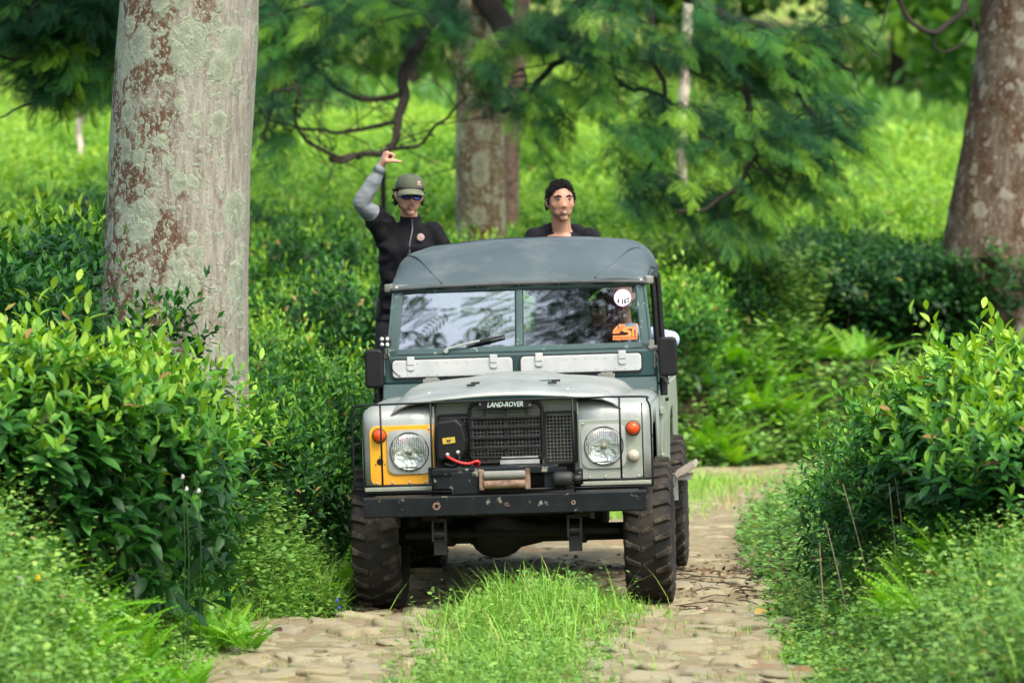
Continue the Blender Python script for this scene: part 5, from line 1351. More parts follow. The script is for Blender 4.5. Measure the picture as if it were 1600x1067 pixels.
# big pale trunk on the left
d = 25.6; bx = (268 - 800) * d / F
tl = empty('tree', (bx, d, G(bx, d))); tag(tl, 'thick pale trunk with green lichen rings rising out of the left hedge', 'tree')
def rel(o, p): o.matrix_parent_inverse = Matrix.Translation(-p.location); return o
L0 = [Vector((bx, d, G(bx, d) - .2)), P(268, 560, d), P(275, 400, d), P(284, 200, d), P(295, 0, d), P(302, -160, d), P(318, -420, d), P(345, -900, d)]
o = trunk_obj(tl, [p - Vector((bx, d, 1.5)) for p in L0], [.475,.455,.442,.427,.415,.40,.36,.28], 'bark_pale', 80, .055, 2.5); o.location = (0, 0, 1.5 - tl.location.z)
# right trunk
d = 44.0; bx = (1572 - 800) * d / F
tr_ = empty('tree', (bx, d, G(bx, d))); tag(tr_, 'brown leaning trunk with pale lichen spots above the right hedge', 'tree')
R0 = [Vector((bx - .05, d, G(bx, d) - .2)), P(1572, 430, d), P(1580, 300, d), P(1592, 150, d), P(1602, 0, d), P(1612, -150, d), P(1640, -450, d)]
o = trunk_obj(tr_, [p - Vector((bx, d, 2.0)) for p in R0], [.76,.70,.62,.52,.46,.42,.34], 'bark_brown', 64, .06, 7.1); o.location = (0, 0, 2.0 - tr_.location.z)
# the middle tree with feathery drooping boughs
d = 47.0; bx = (752 - 800) * d / F
tm = empty('tree', (bx, d, G(bx, d))); tag(tm, 'tree with mossy trunk and feathery drooping foliage behind the roof', 'tree')
T0 = [Vector((bx, d, G(bx, d) - .2)), P(752, 360, d), P(750, 230, d), P(748, 110, d), P(738, 0, d), P(735, -160, d), P(742, -420, d)]
rel(trunk_obj(tm, T0, [.33,.285,.27,.262,.262,.24,.2], 'bark_mid', 40, .06, 4.4), tm)
def bare_twigs(parent, lines, n, seed):
    r_ = random.Random(seed); m_ = MB()
    for ln in lines:
        c = smoothcurve(ln, 6)
        for k in range(n):
            p = c[r_.randrange(2, len(c))]; v = Vector((r_.uniform(-1,1), r_.uniform(-.6,.6), r_.uniform(-.5,.9))); L = r_.uniform(.25,.8); q = p + v.normalized()*L
            mid = p.lerp(q,.5) + Vector((r_.uniform(-.1,.1), r_.uniform(-.1,.1), r_.uniform(-.02,.12)))
            s = smoothcurve([p, mid, q], 4); m_.tube(s, [.009*(1 - .75*i/8) for i in range(len(s))], 5)
            for j in range(2):
                a = s[r_.randrange(3,8)]; e = a + Vector((r_.uniform(-1,1), r_.uniform(-.5,.5), r_.uniform(-.6,.6))).normalized()*L*.5; m_.tube([a, a.lerp(e,.5) + Vector((0,0,.03)), e], [.005,.004,.002], 4)
    return tag(m_.build('twigs', M['branch'], parent, smooth=True), kind='stuff')
top = P(738, -120, d)
B = []
def mb_(pts, r0, r1): B.append(pts); return rel(bough(tm, pts, r0, r1, 'branch'), tm)
mb_([P(738,-30,47), P(690,15,46.5), P(650,75,45.5), P(627,140,44.5), P(624,190,44), P(606,226,43.6), P(560,246,43.2), P(515,246,43)], .085, .020)
mb_([P(624,190,44), P(560,206,43.8), P(500,203,43.4), P(430,190,43), P(380,150,42.6)], .026, .010)
mb_([P(560,246,43.2), P(500,228,43), P(470,195,42.7), P(460,130,42.5)], .028, .010)
mb_([P(606,226,43.6), P(650,222,43.5), P(700,180,43.3), P(730,150,43)], .024, .008)
mb_([P(627,140,44.5), P(580,150,44.2), P(520,130,44), P(450,60,43.5), P(420,-20,43.4)], .035, .012)
mb_([P(738,-60,47), P(620,-40,45.5), P(520,0,44.5), P(440,50,43.6), P(425,150,43), P(415,220,42.6)], .07, .014)
mb_([P(744,-30,47), P(800,60,46), P(850,70,45), P(900,20,44), P(960,-30,43.5)], .14, .07)
mb_([P(760,150,47), P(810,170,46), P(870,95,44.6), P(930,110,43.6), P(1000,140,43), P(1070,170,42.6), P(1090,240,42.2)], .045, .014)
mb_([P(745,-80,47), P(870,-60,45), P(1000,-30,43.5), P(1120,20,42.5), P(1220,60,42), P(1330,110,41.6)], .09, .018)
mb_([P(1120,20,42.5), P(1160,110,42), P(1170,190,41.6), P(1180,250,41.2), P(1130,310,41), P(1060,330,40.8)], .040, .016)
mb_([P(1220,60,42), P(1250,150,41.6), P(1290,200,41.2), P(1350,240,41)], .030, .010)
mb_([P(1000,-30,43.5), P(1020,80,43), P(1040,190,42.5), P(1010,280,42), P(1000,340,41.8)], .034, .010)
cl = [(470,30,43.5,110,90,.9,1.1),(440,130,43,60,90,.8,.95),(425,225,42.8,40,55,.6,.9),(560,20,44.5,90,70,.9,.9),(640,40,45,60,60,.8,.7),(520,120,43.6,60,50,.6,.45),
      (700,30,44.4,60,60,.8,.9),(760,120,44,55,80,.8,1.0),(835,190,43.6,45,50,.7,.8),(775,130,43.4,40,40,.6,.6),(850,40,44,70,70,.9,1.0),(850,150,43.4,60,60,.7,.8),(838,262,43.4,22,34,.5,.6),
      (960,50,43,100,80,1.0,1.0),(920,130,43,70,60,.8,.9),(1000,190,42.5,80,70,.9,1.0),(1010,290,42,50,60,.7,1.1),(1110,70,42.4,110,90,1.0,1.05),(1120,200,41.8,90,80,.9,1.1),(1080,310,41.6,75,55,.7,1.1),
      (1220,90,42,100,90,.9,1.15),(1230,210,41.4,95,75,.9,1.25),(1180,300,41.2,70,55,.7,1.1),(1320,180,41.2,55,70,.6,1.0),(1350,235,41,35,28,.4,.9),(1300,40,42,70,60,.8,.85),(1270,280,41.2,55,45,.6,1.1),(1130,350,41.2,60,26,.5,.9)]
cl = [(a, b_, c, e*.86, f*.80, g_, h) for a, b_, c, e, f, g_, h in cl]
tw = spray_points(cl, 9.0, 21)
rel(feather_crown(tm, tw, (bx, d, 5.5), .24, 'feather', 31, leaves=12, tmean=.34), tm)
rel(twig_net(tm, B, tw[::3], 'branch', n_max=380), tm)
rel(bare_twigs(tm, B[:5], 11, 6), tm)
# the crown above the picture, which shades the boughs
def high_crown(parent, c, rad, n, seed, mat='feather', size=.42, tmean=.35):
    r_ = np.random.default_rng(seed); q = rdir_(r_, n) * (r_.uniform(0,1,n) ** .4)[:,None] * np.array(rad) + np.array(c)
    return rel(feather_crown(parent, q, c, size, mat, seed, leaves=9, twiglen=.9, tmean=tmean, name='crown'), parent)
high_crown(tm, (bx + .8, d - 1.5, 9.4), (6.5, 5, 2.6), 700, 41)
high_crown(tl, (-2.0, 25.0, 10.8), (6.0, 6.5, 2.4), 480, 43, size=.40)
high_crown(tr_, (5.6, 43, 11.5), (5, 5, 2.6), 450, 45)
for par, pts in ((tl, [(-1.7,25.6,6.5),(-.9,24.3,8.6),(.6,22.4,10.2),(2,20.5,11)]), (tl, [(-1.8,25.6,6.3),(-2.9,24.0,8.8),(-4.2,22.2,10.4)]), (tl, [(-1.75,25.6,6.8),(-1.9,27,9),(-2.5,29,11)]), (tr_, [(5.6,44,5.2),(4.4,42,8.5),(3.2,40.5,11)]), (tr_, [(5.6,44,5.2),(6.8,43,9),(7.8,41,11.5)]), (tm, [(bx,47,4.8),(1.4,45.5,7.6),(3.5,44,9.2)]), (tm, [(bx,47,4.8),(-2.2,46,7.8),(-3.6,45,9.4)])):
    rel(bough(par, pts, .17, .04, 'branch'), par)
tq = empty('tree', (4.4, 12.5, G(4.4, 12.5))); tag(tq, 'roadside tree outside the view whose boughs are mirrored in the windscreen', 'tree')
rel(trunk_obj(tq, [Vector((4.4,12.5,G(4.4,12.5)-.2)), Vector((4.35,12.6,2)), Vector((4.2,12.8,5)), Vector((3.9,13,8)), Vector((3.4,13.2,11))], [.26,.22,.19,.15,.08], 'bark_mid', 24, .05), tq)
for pts in ([(4.1,12.9,6),(2.2,13.8,7.6),(.4,17.5,7.4),(-1.6,20,7.2)], [(4.0,13,7),(3,15,8.6),(1.2,16.4,9.6)], [(4.2,12.8,5),(5.6,11.6,7),(6.4,10.8,8.4)]): rel(bough(tq, pts, .09, .02, 'branch'), tq)
r9 = np.random.default_rng(77); q9 = np.concatenate([rdir_(r9, 60) * (r9.uniform(0,1,60)**.4)[:,None] * np.array((.60,.9,.7)) + np.array((-.30,19.6,6.85)), rdir_(r9, 24) * np.array((.62,.8,.5)) + np.array((-1.5,19.6,6.7)), rdir_(r9, 160) * np.array((2.2,2.4,1.4)) + np.array((3.2,13.6,9.6))])
rel(feather_crown(tq, q9, (4.0,13,8), .34, 'feather', 78, leaves=11, twiglen=.75, tmean=.3, name='crown'), tq)
# bare hooked branch at the top beside the right trunk
rel(bough(tr_, [P(1620,-140,43.6), P(1540,-60,43.2), P(1512,5,43), P(1480,44,42.8), P(1440,50,42.6), P(1412,28,42.5), P(1395,-10,42.5), P(1385,-60,42.5)], .036, .020, 'branch', 'bare_branch'), tr_)
rel(bough(tr_, [P(1458,50,42.7), P(1466,74,42.7), P(1490,72,42.8), P(1512,48,42.9), P(1515,8,43)], .015, .008, 'branch', 'bare_branch'), tr_)
rel(bough(tr_, [P(1390,-20,42.5), P(1378,30,42.5), P(1368,75,42.5), P(1370,90,42.5)], .014, .007, 'branch', 'bare_branch'), tr_)
# stem standing just behind the middle tree
d = 51; bx2 = (796 - 800) * d / F
t2 = empty('tree', (bx2, d, G(bx2, d))); tag(t2, 'slim brown trunk half hidden just right of the mossy trunk', 'tree')
rel(trunk_obj(t2, [Vector((bx2,d,G(bx2,d)-.2)), P(796,300,d), P(800,200,d), P(812,60,d), P(820,-100,d), P(818,-300,d)], [.13,.115,.11,.10,.09,.06], 'rust', 16, .05), t2)
high_crown(t2, P(818,-420,d), (2.2,2,1.4), 110, 61)
# dark bough tree behind the left trunk
d = 37; bx3 = (292 - 800) * d / F
t3 = empty('tree', (bx3, d, G(bx3, d))); tag(t3, 'dark leafed tree reaching out on the far left from behind the pale trunk', 'tree')
rel(trunk_obj(t3, [Vector((bx3,d,G(bx3,d)-.2)), P(292,300,d), P(290,100,d), P(286,-60,d), P(280,-300,d)], [.14,.125,.115,.10,.07], 'branch', 18, .05), t3)
B3 = [[P(290,100,37), P(180,112,36.6), P(110,106,36.3), P(40,96,36), P(-30,80,36)], [P(288,40,37), P(180,20,36.6), P(100,36,36.2), P(30,10,36), P(-40,30,36)], [P(288,20,37), P(200,-30,36.5), P(90,-40,36), P(0,-60,36)], [P(110,40,36.3), P(92,100,36.2), P(60,150,36), P(0,185,35.8)], [P(180,30,36.6), P(165,90,36.5), P(150,140,36.4)]]
for pts, r0 in zip(B3, (.035,.045,.05,.018,.02)): rel(bough(t3, pts, r0, .008, 'branch'), t3)
cl3 = [(110,60,36.2,70,55,.6,.95),(160,110,36.6,35,45,.5,1.1),(30,40,36,50,50,.6,.55),(130,-10,36.3,90,50,.7,1.1),(90,115,36.2,45,30,.4,.8),(170,40,36.8,40,50,.5,1.0),(20,-20,36,50,40,.5,.8)]
tw3 = spray_points(cl3, 13, 22); rel(feather_crown(t3, tw3, (bx3,d,4.5), .26, 'feather', 32, tmean=.18), t3)
rel(twig_net(t3, B3, tw3[::3], 'branch', n_max=90), t3)
high_crown(t3, P(200,-420,36.5), (4,3.5,1.6), 350, 62)
# pale thin trunks
for (pts, rr_, d, lab) in (([(1062,345),(1066,200),(1072,80),(1076,-60),(1080,-300)], [.085,.075,.07,.06,.05], 58, 'thin whitish trunk showing through the feathery foliage on the right'),):
    x = (pts[0][0] - 800) * d / F; o_ = empty('tree', (x, d, G(x, d))); tag(o_, lab, 'tree')
    rel(trunk_obj(o_, [Vector((x, d, G(x, d) - .1))] + [P(a, b_, d) for a, b_ in pts], [rr_[0]] + rr_, 'bark_white', 14, .05), o_); high_crown(o_, P(1080,-480,d), (2,2,1.4), 110, 63)
d = 62; x = (126 - 800) * d / F
o_ = empty('tree', (x, d, G(x, d))); tag(o_, 'bare forked whitish sapling standing in the far left field', 'tree')
rel(bough(o_, [Vector((x,d,G(x,d)-.2)), P(126,240,d), P(124,200,d), P(121,170,d), P(122,150,d)], .055, .035, 'bark_white', 'trunk'), o_)
rel(bough(o_, [P(124,205,d), P(130,180,d), P(133,158,d)], .03, .014, 'bark_white', 'branch'), o_)

# ---------------------------------------------------------------- far hillside trees
fk = []
for k in range(4):
    r_ = np.random.default_rng(70 + k); n = 1500; c = rdir_(r_, 16) * (r_.uniform(.35,1,16) ** .5)[:,None] * np.array((2.1,2.1,1.9)) + np.array((0,0,3.6)); pick = r_.integers(0, 16, n)
    pos = c[pick] + rdir_(r_, n) * (r_.uniform(.2,1,n)**.4)[:,None] * np.array((1.15,1.15,.8))
    ti = np.clip(.5 + .25*r_.normal(size=16)[pick] + r_.normal(0,.1,n), 0, 1)
    v, f, t_ = place(LEAF_ONE, pos, nrm(rdir_(r_, n) + np.array((0,0,-.3))), nrm(rdir_(r_, n)*.7 + np.array((0,0,1))), r_.uniform(.28,.55,n), ti, r_.uniform(1.1,1.7,n))
    fm = npmesh('crown', v, f, t_); fm.materials.append(M['far_leaf'])
    m_ = MB(); m_.tube(smoothcurve([(0,0,-.3),(.05,.0,1.2),(-.05,.05,2.6),(.1,0,4.0)],4), [.16 - .007*i for i in range(13)], 8)
    for j in range(5): a = j*1.3; m_.tube([(0,0,1.6 + .3*j),(.7*math.cos(a),.7*math.sin(a),2.6+.3*j),(1.4*math.cos(a),1.4*math.sin(a),3.2+.3*j)], [.07,.05,.02], 6)
    sm = m_.mesh('trunk'); sm.materials.append(M['branch']); fk.append((fm, sm))
r_ = random.Random(12); k = 0
for row, d0, n in ((0, 96, 7), (1, 110, 9), (2, 124, 11), (3, 140, 12), (4, 160, 12)):
    nrow = 0
    for i in range(n):
        d = d0 + r_.uniform(-5, 5); half = 800 * d / F * 1.12; x = -half + 2*half*(i + r_.uniform(.15,.85))/n
        if row == 0 and (-.55 < x/half < .0 or .35 < x/half < .75): continue
        o_ = empty('hillside_tree', (x, d, G(x, d) - .1), (0,0,r_.uniform(0,6.28))); s = r_.uniform(.8,1.35); o_.scale = (s*1.15, s*1.15, s*r_.uniform(.75,1.1))
        tag(o_, 'pale green tree, %s from the left in the %s line of the far hillside wood' % (ordinal(nrow), ('front','second','middle','upper','topmost')[row]), 'tree', 'trees on the far hillside'); nrow += 1
        fm, sm = fk[k % 4]; k += 1; link(bpy.data.objects.new('crown', fm), o_); link(bpy.data.objects.new('trunk', sm), o_)
# low scrub between the field and the wood
n = 16000; r_ = np.random.default_rng(90); dd_ = r_.uniform(84, 118, n); xx = r_.uniform(-1,1,n) * 800*dd_/F*1.15
pos = np.stack([xx, dd_, gz(xx, dd_) + r_.uniform(.0,.5,n) * (1 + np.sin(xx*.9 + dd_*.3))], -1)
ti = np.clip(.62 + .22*np.sin(xx*.5 + 1.3*np.sin(dd_*.2)) + r_.normal(0,.12,n), 0, 1)
v, f, t_ = place(LEAF_ONE, pos, nrm(rdir_(r_,n) + np.array((0,0,1.2))), nrm(rdir_(r_,n) + np.array((0,-1.,.2))), r_.uniform(.25,.6,n), ti, r_.uniform(.5,1.2,n))
tag(meshobj('scrub', npmesh('scrub', v, f, t_), None, M['far_leaf']), 'tall yellow green scrub on the slope below the far wood', kind='stuff')

# ---------------------------------------------------------------- tea field behind, left and right
r_ = random.Random(33); cnt = 0; field = []
row_n = 0
d = 29.5
while d < 84:
    half = 800 * d / F * 1.06; x = -half + r_.uniform(0, .8)
    while x < half:
        field.append((x + r_.uniform(-.2,.2), d + r_.uniform(-.25,.25), row_n)); x += 1.42 * (1 + max(0, d - 45) * .012)
    row_n += 1; d += 1.45 * (1 + max(0, d - 45) * .015)
far_extra = []
in_row = {}
for x, d, row_n in field:
    c = float(road_c(min(d, 60))); px = 800 + x * F / d
    if d < 47 and (c - 1.95 < x or px > 1040): continue               # road and its verge; the right side is laid out by hand below
    if abs(x - bx) < .7 and abs(d - 47) < .8: continue
    s = r_.uniform(.68, .90) * (1 + max(0, d - 45) * .010); hs = r_.uniform(.85, 1.18) * (1 if d < 45 else .95)
    if math.hypot(x + 2.05, d - 25.6) < 1.0: continue
    side = 'left of the vehicle' if px < 620 else ('behind the vehicle' if px < 1050 else 'beyond the right bend')
    if cnt < 225:
        row = 'near' if d < 38 else ('middle' if d < 55 else 'far')
        k_ = in_row.get(row_n, 0); in_row[row_n] = k_ + 1; bush('dark' if r_.random() < .10 and d < 50 else ('field' if d < 50 else 'far'), x, d, s, hs * r_.choice((1,1,1,.88)), 'tea bush, %s from the left in the %s row of the field' % (ordinal(k_), ordinal(row_n)), 'tea bushes in the field rows'); cnt += 1
    else: far_extra.append((x, d, s, hs))
print('field bushes', cnt, 'extra', len(far_extra))
if far_extra:
    parts = []; r2 = np.random.default_rng(5)
    for x, d, s, hs in far_extra:
        n = 240; ph = r2.uniform(0,6.28,n); rr_ = r2.uniform(0,1,n)**.5
        pos = np.stack([x + .95*s*rr_*np.cos(ph), d + .95*s*rr_*np.sin(ph), G(x,d) + hs*.92*(1 - .35*rr_**3) + r2.normal(0,.05,n)], -1)
        parts.append(place(LEAF_ONE, pos, nrm(rdir_(r2,n)*.8 + np.array((0,0,.8))), nrm(rdir_(r2,n) + np.array((0,-.8,.6))), r2.uniform(.12,.26,n), np.clip(r2.normal(.70,.13,n),0,.86), r2.uniform(.8,1.4,n)))
    v, f, t_ = combine(parts); tag(meshobj('far_tea', npmesh('far_tea', v, f, t_), None, M['tea']), 'far rows of tea reading as one bright green sheet', kind='stuff')

# near left hedge: (kind, px, d, top py, scale)
def row_of(items, label, group):
    order = sorted(range(len(items)), key=lambda i: items[i][1])
    for rank, i in enumerate(order): bushp(*items[i], label % ordinal(rank), group)
def row_of_old(items, label, group):
    for i, it in enumerate(items): bushp(*it, label if isinstance(label, str) else label[i % len(label)], group)
row_of([('near',15,20.9,545,.95),('near',100,21.2,560,.9),('near',185,21.6,590,.85),('near',55,22.0,535,1.0),('near',-70,21.0,550,1.0),('near',150,22.6,560,.95)],
       '%s from the left of the big yellow tipped tea bushes on the left bank', 'front tea bushes on the left')
row_of([('near',240,23.3,605,.80),('near',292,24.3,622,.70),('near',338,25.0,640,.66)], '%s from the left of the tea bushes at the foot of the pale trunk', 'tea bushes at the foot of the pale trunk')
row_of([('edge',392,25.2,640,.72),('edge',448,26.0,612,.72),('edge',405,26.6,575,.85),('edge',478,26.9,590,.78),('edge',440,27.9,555,.85),('edge',515,28.3,572,.78),('edge',475,29.2,535,.85)],
       '%s from the left of the dense bushes between pale trunk and left mirror', 'hedge bushes beside the left mirror')
row_of([('dark',20,25.8,395,1.1),('dark',95,26.2,400,1.05),('near',40,27.6,350,1.0),('dark',120,24.6,470,.9),('dark',-30,24.6,440,1.0),('dark',140,28.2,400,1.0)],
       '%s from the left of the tall dark leafed bushes left of the pale trunk', 'dark bushes left of the pale trunk')
# right hedge near the camera
row_of([('near',1545,22.1,575,.85),('near',1625,21.7,555,.95),('near',1505,22.8,600,.8),('near',1595,23.1,550,.95),('near',1670,22.4,540,1.05),('near',1580,21.2,620,.7),('near',1640,20.9,640,.75)],
       '%s from the left of the tall broad leafed tea bushes on the right bank', 'tall tea bushes of the right hedge')
row_of([('edge',1400,22.7,675,.72),('edge',1362,23.5,675,.66),('edge',1440,23.4,620,.75),('edge',1392,24.5,650,.72),('edge',1470,24.4,600,.8)],
       '%s from the left of the small leafed bushes at the right hedge end', 'bushes at the road end of the right hedge')
# shaded hedge beyond the bend
row_of([('edge',1085,41.5,405,1.0),('edge',1140,42.0,398,1.0),('field',1100,43.4,392,1.0),('edge',1060,43.0,400,1.0)], '%s from the left of the light green bushes just right of the roof', 'light bushes beyond the right mirror')
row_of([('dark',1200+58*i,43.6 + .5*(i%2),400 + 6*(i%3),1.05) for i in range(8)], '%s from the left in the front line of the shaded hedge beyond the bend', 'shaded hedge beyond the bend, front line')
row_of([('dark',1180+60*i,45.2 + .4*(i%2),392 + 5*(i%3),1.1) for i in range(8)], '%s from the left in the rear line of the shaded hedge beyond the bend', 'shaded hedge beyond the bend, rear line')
row_of([('dark',1285,48,366,1.1),('dark',1320,49,372,.9)], '%s from the left of two dark shrubs before the bright field on the right', 'dark shrubs before the bright right field')

# ---------------------------------------------------------------- ferns
fern_m = []
for k in range(3):
    r_ = np.random.default_rng(50 + k); n = 11; az = np.arange(n)*2*np.pi/n + r_.normal(0,.25,n); el_ = r_.uniform(.5,1.1,n)
    ax = np.stack([np.cos(az)*np.cos(el_), np.sin(az)*np.cos(el_), np.sin(el_)], -1)
    v, f, t_ = place(FROND, np.zeros((n,3)), ax, np.tile((0,0,1.),(n,1)) + r_.normal(0,.15,(n,3)), r_.uniform(.75,1.1,n), np.clip(r_.normal(.5,.16,n),0,1)); 
    me = npmesh('frond', v, f, t_); me.materials.append(M['fern']); fern_m.append(me)
def fern(x, d, s, label, group, k=[0]):
    k[0] += 1; o_ = bpy.data.objects.new('fern', fern_m[k[0] % 3]); link(o_); o_.location = (x, d, G(x, d) + .02); o_.rotation_euler = (random.uniform(-.15,.15), random.uniform(-.15,.15), random.uniform(0,6.28)); o_.scale = (s,s,s*random.uniform(.9,1.2)); tag(o_, label, 'fern', group)
r_ = random.Random(8)
pxs = sorted(r_.uniform(1075,1345) for i in range(40))
for i, px in enumerate(pxs):
    d = 38.6 + max(0, (px-1075)/270)*2.2 + r_.uniform(.5,3.2); fern((px-800)*d/F, d, r_.uniform(.35,.62), 'bright green fern, %s from the left on the bank where the road bends' % ordinal(i), 'ferns on the bank at the bend')
pxs = sorted(r_.uniform(1400,1600) for i in range(22))
for i, px in enumerate(pxs):
    d = r_.uniform(20.4,21.8); fern((px-800)*d/F, d, r_.uniform(.22,.36), 'fern, %s from the left at the foot of the right hedge' % ordinal(i), 'ferns under the right hedge')
pxs = sorted(r_.uniform(20,400) for i in range(26))
for i, px in enumerate(pxs):
    d = r_.uniform(19.0,21.0) if px < 300 else r_.uniform(21.2,23.4); fern((px-800)*d/F, d, r_.uniform(.22,.36), 'fern, %s from the left among the weeds of the left bank' % ordinal(i), 'ferns on the left bank')
fern((548-800)*25.2/F, 25.2, .5, 'tall fern frond beside the left front wing', None); fern((500-800)*24.6/F, 24.6, .45, 'shaded fern in the hedge left of the front tyre', None)

# ---------------------------------------------------------------- weeds, grass, litter
def weeds(name, xs_, ds_, hts, seed, mat, label, leaf=.045, nleaf=11, tm=.5, tpl=LEAF_LO):
    r_ = np.random.default_rng(seed); n = len(xs_); base = np.stack([xs_, ds_, gz(xs_, ds_)], -1); parts = []
    lean = r_.normal(0,.25,(n,3)); lean[:,2] = 1; lean = nrm(lean); t0 = np.clip(r_.normal(tm,.15,n),0,1)
    for k in range(nleaf):
        t = (k + 1)/nleaf; az = r_.uniform(0,6.28,n); ev = r_.uniform(-.2,.7,n)
        ax = np.stack([np.cos(az)*np.cos(ev), np.sin(az)*np.cos(ev), np.sin(ev)], -1)
        pos = base + lean*(hts*t)[:,None] + ax*.012
        parts.append(place(tpl, pos, ax, np.tile((0,0,1.),(n,1)) + r_.normal(0,.3,(n,3)), leaf*r_.uniform(.6,1.35,n)*(1 - .3*t), np.where(r_.random(n) < .012, 1.0, np.clip(t0 + .18*(t-.5) + r_.normal(0,.06,n),0,.88)), r_.uniform(1.3,2.6,n)))
    v, f, t_ = combine(parts); return tag(meshobj(name, npmesh(name, v, f, t_), None, M[mat]), label, kind='stuff')
def blades(name, xs_, ds_, hts, seed, label, tm=.5, spread=.5, mat='grass'):
    r_ = np.random.default_rng(seed); n = len(xs_); base = np.stack([xs_, ds_, gz(xs_, ds_) - .005], -1)
    az = r_.uniform(0,6.28,n); sp = np.abs(r_.normal(0,spread,n)); ax = nrm(np.stack([np.cos(az)*sp, np.sin(az)*sp, np.ones(n)], -1)); up = np.stack([np.cos(az),np.sin(az),-sp],-1)
    v, f, t_ = place(BLADE, base, ax, -up, hts, np.clip(r_.normal(tm,.2,n),0,1), r_.uniform(.7,1.6,n)*.12/np.maximum(hts,.06))
    return tag(meshobj(name, npmesh(name, v, f, t_), None, M[mat]), label, kind='stuff')
r_ = np.random.default_rng(3)
def bank(side, n, d0, d1, o0, o1, pw=1.0):
    d = r_.uniform(d0, d1, n); off = o0 + (o1 - o0) * r_.uniform(0,1,n)**pw
    x = road_c(d) + side * (road_hw(d) + off) ; return x, d
x, d = bank(-1, 7000, 17.0, 24.8, -.14, 2.2, .75); px = 800 + x*F/d; k = px > -60; x, d = x[k], d[k]
hts = r_.uniform(.14,.50,len(x)) * np.clip((-(x - road_c(d)) - road_hw(d) + .25)/.75, .22, 1.25); weeds('weeds_left', x, d, hts, 11, 'weed', 'low leafy weeds covering the left roadside', leaf=.036, nleaf=13, tm=.58).name = 'weeds'
x, d = bank(1, 5200, 17.0, 25.5, -.10, 2.4, .85); px = 800 + x*F/d; k = px < 1660; x, d = x[k], d[k]
hts = r_.uniform(.09,.34,len(x)) * np.clip((x - road_c(d) - road_hw(d) + .2)/.6, .25, 1.2); weeds('weeds', x, d, hts, 12, 'weed', 'low leafy weeds covering the right roadside', leaf=.036, nleaf=13, tm=.52)
d2 = r_.uniform(37.0, 43.5, 9000); x2 = r_.uniform(.3, 7.0, 9000); k = ((road_c(d2) - road_hw(d2) - x2) > -.15) & ((x2 * F / d2) > 200) & ((road_c(d2) - road_hw(d2) - x2) < np.where(x2*F/d2 > 470, .8, 2.0)); x2, d2 = x2[k], d2[k]; print('bend weeds', len(x2))
weeds('weeds', x2, d2, r_.uniform(.15,.6,len(x2)), 13, 'weed', 'light green undergrowth on the bank at the bend', leaf=.075, tm=.55)
x, d = bank(-1, 2600, 24.4, 34.0, -.15, .9); weeds('weeds', x, d, r_.uniform(.08,.25,len(x)), 14, 'weed', 'shaded weeds along the foot of the left hedge', tm=.3)
x, d = bank(1, 1800, 25.5, 38.0, -.1, 1.6); weeds('weeds', x, d, r_.uniform(.10,.35,len(x)), 15, 'weed', 'weeds along the right road edge behind the hedge', tm=.4)
n = 1500; x2 = r_.uniform(1.2, 2.9, n); d2 = r_.uniform(42.2, 43.6, n); k = np.abs(x2 - road_c(d2)) > road_hw(d2); x2, d2 = x2[k], d2[k]
weeds('weeds', x2, d2, r_.uniform(.7,1.25,len(x2)), 33, 'weed', 'tall light green undergrowth in front of the shaded hedge at the bend', leaf=.085, nleaf=15, tm=.6)
n = 2200; d = r_.uniform(22.3, 25.2, n); x = road_c(d) - road_hw(d) - r_.uniform(-.05, .85, n); weeds('weeds', x, d, r_.uniform(.2,.5,n) * np.clip((road_c(d) - road_hw(d) - x + .15)/.35, .3, 1.1), 41, 'weed', 'soft light weeds sloping from the left hedge foot down to the road', leaf=.04, nleaf=13, tm=.56)
n = 2500; d = r_.uniform(22.2, 25, n); x = road_c(d) - road_hw(d) - r_.uniform(-.08, .8, n); blades('grass', x, d, r_.uniform(.15,.42,n), 42, 'tall grass at the foot of the left hedge', tm=.5, spread=.5)
# grass strip between the wheel tracks and tufts
n = 13000; d = r_.uniform(17.5, 25.0, n); gc = lambda d: -.05 + (d - 20.2)*.06
x = gc(d) + r_.normal(0,.31,n) * (1 + .1*np.sin(d*3)); k = np.abs(x - gc(d)) < .75; x, d = x[k], d[k]
hts = r_.uniform(.06,.20,len(x)) * np.clip(1.15 - np.abs(x-gc(d))*1.25, .15, 1) * (.75 + 1.15*np.exp(-((d-23.1)/.8)**2)); blades('grass_strip', x, d, hts, 16, 'grass growing in the strip between the wheel tracks', tm=.55)
n = 1100; d = r_.uniform(17.5, 24.2, n); x = gc(d) + r_.normal(0,.22,n); weeds('weeds', x, d, r_.uniform(.05,.16,n)*(.7+1.1*np.exp(-((d-23.1)/.8)**2)), 17, 'weed', 'small weeds mixed into the grass strip of the road', leaf=.034, nleaf=9, tm=.6)
n = 160; d = r_.uniform(21.0,23.9,n); x = .1 + r_.normal(0,.28,n); blades('grass', x, d, r_.uniform(.22,.38,n), 18, 'long grass stalks in front of the bumper', tm=.75, spread=.35)
n = 4200; d = r_.uniform(32, 37.6, n); x = road_c(d) + .1 + r_.normal(0,.34,n); blades('grass', x, d, r_.uniform(.05,.19,n), 19, 'short grass in the middle of the road behind the vehicle', tm=.6)
n = 7000; u = r_.uniform(-1.05,1.05,n); d = r_.uniform(17.5,24.2,n); x = road_c(d) + u*road_hw(d); k = np.sin(x*7+d*2)+np.sin(d*5-x*3) + np.abs(u)*1.4 > 1.1; x, d = x[k], d[k]; blades('grass', x, d, r_.uniform(.02,.07,len(x)), 20, 'sparse short grass between the road stones', tm=.55, spread=.8)
